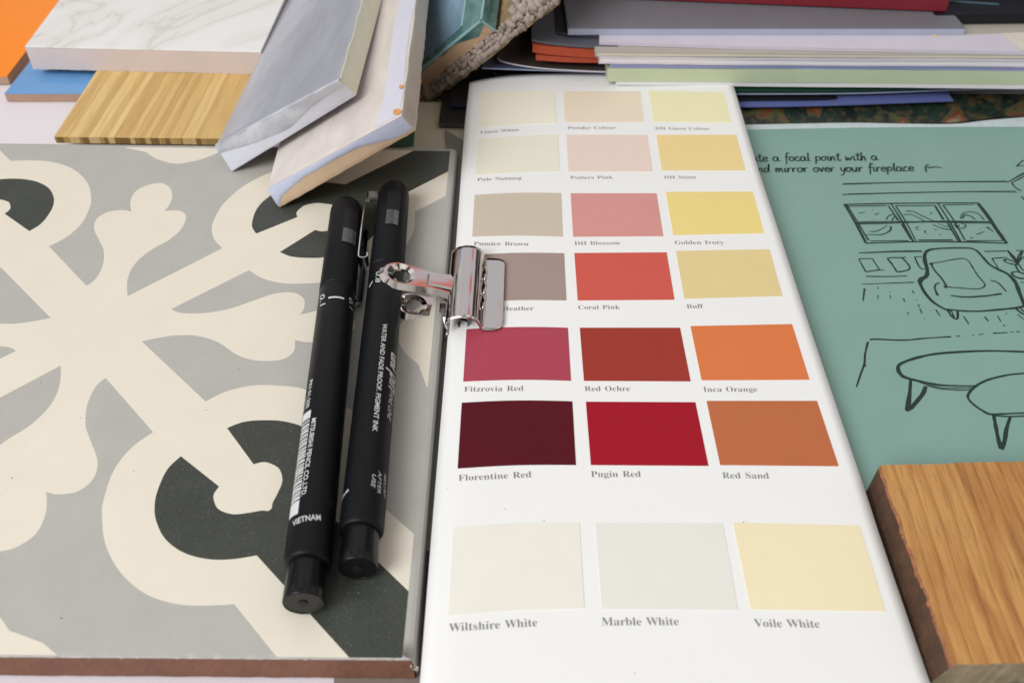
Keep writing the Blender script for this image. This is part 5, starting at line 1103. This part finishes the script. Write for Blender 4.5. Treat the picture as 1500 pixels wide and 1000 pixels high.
mb = MB(); sheet(mb, [P(x, y, bz) for x, y in [(878, 61.5), (1055, 67), (1200, 70.5), (1350, 73), (1500, 76), (1640, 79), (1640, 45), (1500, 47.5), (1450, 50), (1410, 51), (878, 46)]], .13, 0)
tag(build('sample_board', mb, mt['lilac']), 'broad lilac white board carrying the grey book', 'board')
for (x0, x1, x2, x3) in ((1468, 1496, 1530, 1494), (1500, 1530, 1580, 1540)):
    mb = MB(); sheet(mb, [P(x0, 49, bz+.03), P(x1, 74, bz+.03), P(x2, 75, bz+.03), P(x3, 48, bz+.03)], .02)
    tag(build('paper_strip', mb, mt['cream']), 'cream paper strip lying across the lilac white board'+(', nearer the grey book' if x0 < 1490 else ', at the very right edge'), 'paper strip', 'cream strips on the white board')
mb = MB(); p = P(1372, 54, bz+.02); c = [p+Vector((a, b, 0)) for a, b in ((-.06, 0), (.06, 0), (.06, .2), (-.06, .2))]; sheet(mb, c, .01); tag(build('sticky_tab', mb, mt['yellow']), 'tiny yellow sticky tab at the foot of the grey book', 'tab')
c8, z = stack_slab(832, 1411, 51.5, 51.5, bz+.01, 41, 7, 0, xref=1100)
gk = thing('grey_book', 'satin grey hardback book with a top painted darker for shade and a pale lit blue grey spine facing the viewer', 'book', (c8[0]+c8[2])/2)
mb = MB(); hexa(mb, [up(p, .03) for p in c8[:4]]+[up(p, -.05) for p in c8[4:]]); build('spine', mb, mt['greyspine_lit'], gk)
mb = MB(); t4 = c8[4:]; hexa(mb, [up(p, -.049) for p in t4]+t4, (1, 1, 1)); bevel(build('cover', mb, mt['greybook_shaded'], gk), .02)
mb = MB(); b4 = c8[:4]; hexa(mb, b4+[up(p, .029) for p in b4]); build('cover', mb, mt['greyspine_lit'], gk)
# red folder, skewed, on top
A = P(955, 1, z+.03); B = P(1386, 18.5, z+.03)
d = (B-A).normalized(); nrm = Vector((-d.y, d.x, 0)); c = [A-d*3, B, B+nrm*9+d*.2, A-d*3+nrm*9]
rf = thing('red_folder', 'dark red cloth bound book lying on the grey book at the top edge', 'book', (c[0]+c[2])/2)
mb = MB(); hexa(mb, c+[up(p, 1.3) for p in c]); bevel(build('cover', mb, mt['red'], rf), .05)
# dark folder beyond
nz = bz-.02; mb = MB(); c = [P(1380, 54, nz), P(1700, 50, nz)]; c += [c[1]+Vector((0, 14, 0)), c[0]+Vector((0, 14, 0))]; dz = Vector((0, .0, .35))
c = [p+Vector((0, 1.2, 0)) for p in c]
nb = thing('dark_folder', 'black navy folder at the top right corner behind the red book', 'folder', (c[0]+c[2])/2)
hexa(mb, c+[up(p, .35) for p in c]); build('cover', mb, mt['navy'], nb)
mb = MB(); a = P(1388, 3, nz+.36); b = P(1463, 8, nz+.36); dn = Vector((0, .06, 0)); hexa(mb, [a, b, b+dn, a+dn]+[up(q_, .05) for q_ in (a, b, b+dn, a+dn)]); build('worn_edge', mb, mt['navyline'], nb)
# folder wall behind everything on the right
mb = MB(); c = [Vector((-2, 43, 0)), Vector((40, 46, 0)), Vector((40, 52, 0)), Vector((-2, 52, 0))]
bx = thing('storage_box', 'black box standing behind the stacked books and papers', 'box', (15, 47, 0)); hexa(mb, c+[up(p, 9) for p in c]); bevel(build('box_body', mb, mt['navy'], bx), .1)
# left hand ends of the stack: slate, rust, grey leaflets
def curl_sheet(name, label, cat, edge, zs, depth, m, thick=.05, em=None, dz=0.0):
    """front edge through photo points at heights zs, running back by depth"""
    E = catmull([(x, y, zz_) for (x, y), zz_ in zip(edge, zs)], 6); n = len(E)
    f = [P(x, y, w) for x, y, w in E]; dv = Vector((0, depth, dz)); mb = MB()
    rows = [[up(p, thick) for p in f], [up(p, thick)+dv for p in f], [p+dv for p in f], [p for p in f]]
    vs = [p for r in rows for p in r]
    for r, mi_ in ((0, 0), (1, 0), (2, 0), (3, 1)):
        r2 = (r+1) % 4
        for i in range(n-1):
            mb.f.append([r*n+i, r*n+i+1, r2*n+i+1, r2*n+i]); mb.mi.append(mi_); mb.sm.append(False)
    mb.v = vs; mb.f.append([0, n, 2*n, 3*n]); mb.mi.append(1); mb.sm.append(False)
    mb.f.append([n-1, 4*n-1, 3*n-1, 2*n-1]); mb.mi.append(1); mb.sm.append(False)
    return tag(build(name, mb, [m, em or m]), label, cat)
curl_sheet('leaflet', 'dark brown leaflet with a pale folded edge behind the colour card', 'leaflet', [(729, 86), (735, 91), (760, 97), (800, 102), (850, 105), (905, 107)], [2.0, 1.9, 1.85, 1.85, 1.85, 1.85], 8, mt['darkbrown'], .05, mt['lilac'])
curl_sheet('leaflet', 'blue grey leaflet lying under the dark brown one behind the colour card', 'leaflet', [(706, 101), (730, 102), (760, 103), (900, 108)], [1.7, 1.7, 1.7, 1.7], 9, mt['bluegrey'], .04, mt['paleblue'])
curl_sheet('leaflet', 'lower rust orange leaflet left of the white board', 'leaflet', [(785, 88.5), (820, 91), (850, 92), (905, 93)], [2.2, 2.2, 2.2, 2.2], 6, mt['rust'], .22, mt['rust'])
curl_sheet('leaflet', 'upper rust orange leaflet with a curled left end', 'leaflet', [(780, 76.5), (800, 80), (850, 84), (905, 86)], [2.52, 2.5, 2.48, 2.48], 6, mt['rust'], .35, mt['rust'])
curl_sheet('leaflet', 'slate grey leaflet on top of the rust orange leaflets', 'leaflet', [(779, 61), (800, 65), (850, 70), (905, 72)], [2.93, 2.91, 2.9, 2.9], 6, mt['slate'], .10, mt['slate'])
curl_sheet('leaflet', 'black leaflet jutting out under the left end of the grey book', 'leaflet', [(815, 48), (830, 51), (860, 54), (900, 55)], [3.06, 3.06, 3.06, 3.06], 6, mt['black'], .04, mt['slate'])
mb = MB(); c = [Vector((-9, 37.5, 0)), Vector((3.2, 36.5, 0)), Vector((3.2, 45, 0)), Vector((-9, 45, 0))]; hexa(mb, c+[up(p, 1.2) for p in c], (1, 1, 1))
tag(build('ring_binder', mb, mt['black']), 'black binder in the shadow between carpet offcut and colour card', 'binder')
curl_sheet('notebook', 'black notebook with a slate grey edge showing left of the colour card', 'notebook', [(643, 185), (670, 186), (700, 187), (720, 187)], [.6]*4, 4, mt['black'], .14, mt['slate'])
curl_sheet('notebook', 'black notebook with a night blue edge in the dark gap above the slate edged one', 'notebook', [(659, 157), (680, 157), (700, 158), (720, 158)], [.8]*4, 4, mt['black'], .12, mt['nightblue'])
# papers between the green booklet and the stack, right of the card
mb = MB(); L0 = catmull([(1078, 184), (1160, 182), (1260, 181), (1350, 182), (1420, 178), (1470, 172), (1540, 166)], 5)
lo = [P(x, y-1, BZ-.05) for x, y in L0]; hi = [P(x, 138-(x-1080)*.0, BZ+.05) for x, y in L0]; n = len(lo)
mb.add(lo+hi, [[i, i+1, n+i+1, n+i] for i in range(n-1)])
mg = build('magazine', mb, mt['floral']); tag(mg, 'open magazine page with a dark patchwork print behind the green booklet', 'magazine')
s = mg.modifiers.new('thickness', 'SOLIDIFY'); s.thickness = .04*S; s.offset = -1
curl_sheet('folder', 'thin periwinkle blue folder sticking out over the patchwork magazine page', 'folder', [(1082, 158), (1200, 156), (1300, 152.5), (1396, 149)], [1.02, 1.03, 1.05, 1.07], 5, mt['bluefolder'], .05, mt['bluefolder'])
curl_sheet('leaflet', 'black leaflet with a rounded end lying on the periwinkle folder', 'leaflet', [(1082, 147.5), (1150, 147), (1200, 146.5), (1226, 145)], [1.14, 1.14, 1.14, 1.14], 4, mt['black'], .04, mt['black'])
curl_sheet('leaflet', 'long slate leaflet with a pale edge directly under the paper stack at right', 'leaflet', [(1078, 139), (1250, 138), (1400, 133), (1500, 131), (1600, 130)], [1.28, 1.28, 1.3, 1.32, 1.34], 5, mt['slate'], .05, mt['paleblue'])
curl_sheet('leaflet', 'dark green leaflet tucked above the long slate leaflet', 'leaflet', [(1078, 134), (1250, 134), (1400, 130), (1500, 128.5), (1600, 128)], [1.42, 1.42, 1.42, 1.42, 1.42], 5, mt['darkgreen'], .03, mt['darkgreen'])

# ================================================================== LIGHT
w = bpy.data.worlds.new('World'); sc.world = w; w.use_nodes = True; nt = w.node_tree
bg = nt.nodes['Background']; bg.inputs['Strength'].default_value = WORLD
tc = nt.nodes.new('ShaderNodeTexCoord'); sx = nt.nodes.new('ShaderNodeSeparateXYZ'); nt.links.new(tc.outputs['Generated'], sx.inputs[0])
mr = nt.nodes.new('ShaderNodeMapRange'); mr.inputs[1].default_value = -.2; mr.inputs[2].default_value = 1; nt.links.new(sx.outputs['Z'], mr.inputs[0])
col = ramp(nt, mr.outputs[0], [(0, (.20, .19, .18, 1)), (.22, (.40, .38, .37, 1)), (.42, (.62, .60, .58, 1)), (.6, (1.15, 1.12, 1.08, 1)), (1, (1.25, 1.22, 1.18, 1))])
my = nt.nodes.new('ShaderNodeMapRange'); my.inputs[1].default_value = -.55; my.inputs[2].default_value = -.15; my.inputs[3].default_value = .45; nt.links.new(sx.outputs['Y'], my.inputs[0])
col = mixc(nt, 1.0, col, my.outputs[0], 'MULTIPLY')       # the photographer's side of the room is darker
nz_ = nt.nodes.new('ShaderNodeTexNoise'); nz_.inputs['Scale'].default_value = 2.6; nz_.inputs['Detail'].default_value = 2; nt.links.new(tc.outputs['Generated'], nz_.inputs['Vector'])
col = mixc(nt, 1.0, col, ramp(nt, nz_.outputs['Fac'], [(.42, (.12, .12, .12, 1)), (.46, (1.0, 1.0, 1.0, 1)), (.6, (1.45, 1.42, 1.38, 1))]), 'MULTIPLY')   # noise blotches added to vary the reflections in metal and glaze
# lilac and coral patches added to the world, aimed to reflect in polished metal
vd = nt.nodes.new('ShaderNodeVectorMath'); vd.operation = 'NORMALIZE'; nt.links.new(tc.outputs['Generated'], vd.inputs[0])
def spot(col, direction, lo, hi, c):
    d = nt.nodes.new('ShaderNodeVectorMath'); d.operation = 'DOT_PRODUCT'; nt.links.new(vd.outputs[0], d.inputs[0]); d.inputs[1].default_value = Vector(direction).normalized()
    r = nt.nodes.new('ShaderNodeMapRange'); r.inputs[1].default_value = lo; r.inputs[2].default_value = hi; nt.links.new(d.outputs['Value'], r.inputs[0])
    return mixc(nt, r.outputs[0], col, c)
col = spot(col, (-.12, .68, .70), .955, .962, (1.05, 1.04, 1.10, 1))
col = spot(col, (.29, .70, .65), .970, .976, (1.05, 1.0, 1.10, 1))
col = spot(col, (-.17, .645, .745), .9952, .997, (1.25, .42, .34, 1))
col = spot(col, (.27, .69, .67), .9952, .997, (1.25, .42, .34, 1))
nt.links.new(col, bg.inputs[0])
def area(name, loc, target, size, power, color):
    l = bpy.data.lights.new(name, 'AREA'); l.shape = 'RECTANGLE'; l.size, l.size_y = size[0]*S, size[1]*S; l.energy = power; l.color = color
    o = bpy.data.objects.new(name, l); C.objects.link(o); o.location = Vector(loc)*S
    o.rotation_euler = (Vector(target)-Vector(loc)).to_track_quat('-Z', 'Y').to_euler(); return o
for a_ in LAMPS: area(*a_)
sc.view_settings.view_transform = 'Standard'; sc.view_settings.look = 'None'; sc.view_settings.exposure = 0; sc.view_settings.gamma = 1
sc.render.engine = 'CYCLES'
sc.cycles.max_bounces = 8; sc.cycles.diffuse_bounces = 4; sc.cycles.glossy_bounces = 5
sc.cycles.use_denoising = True
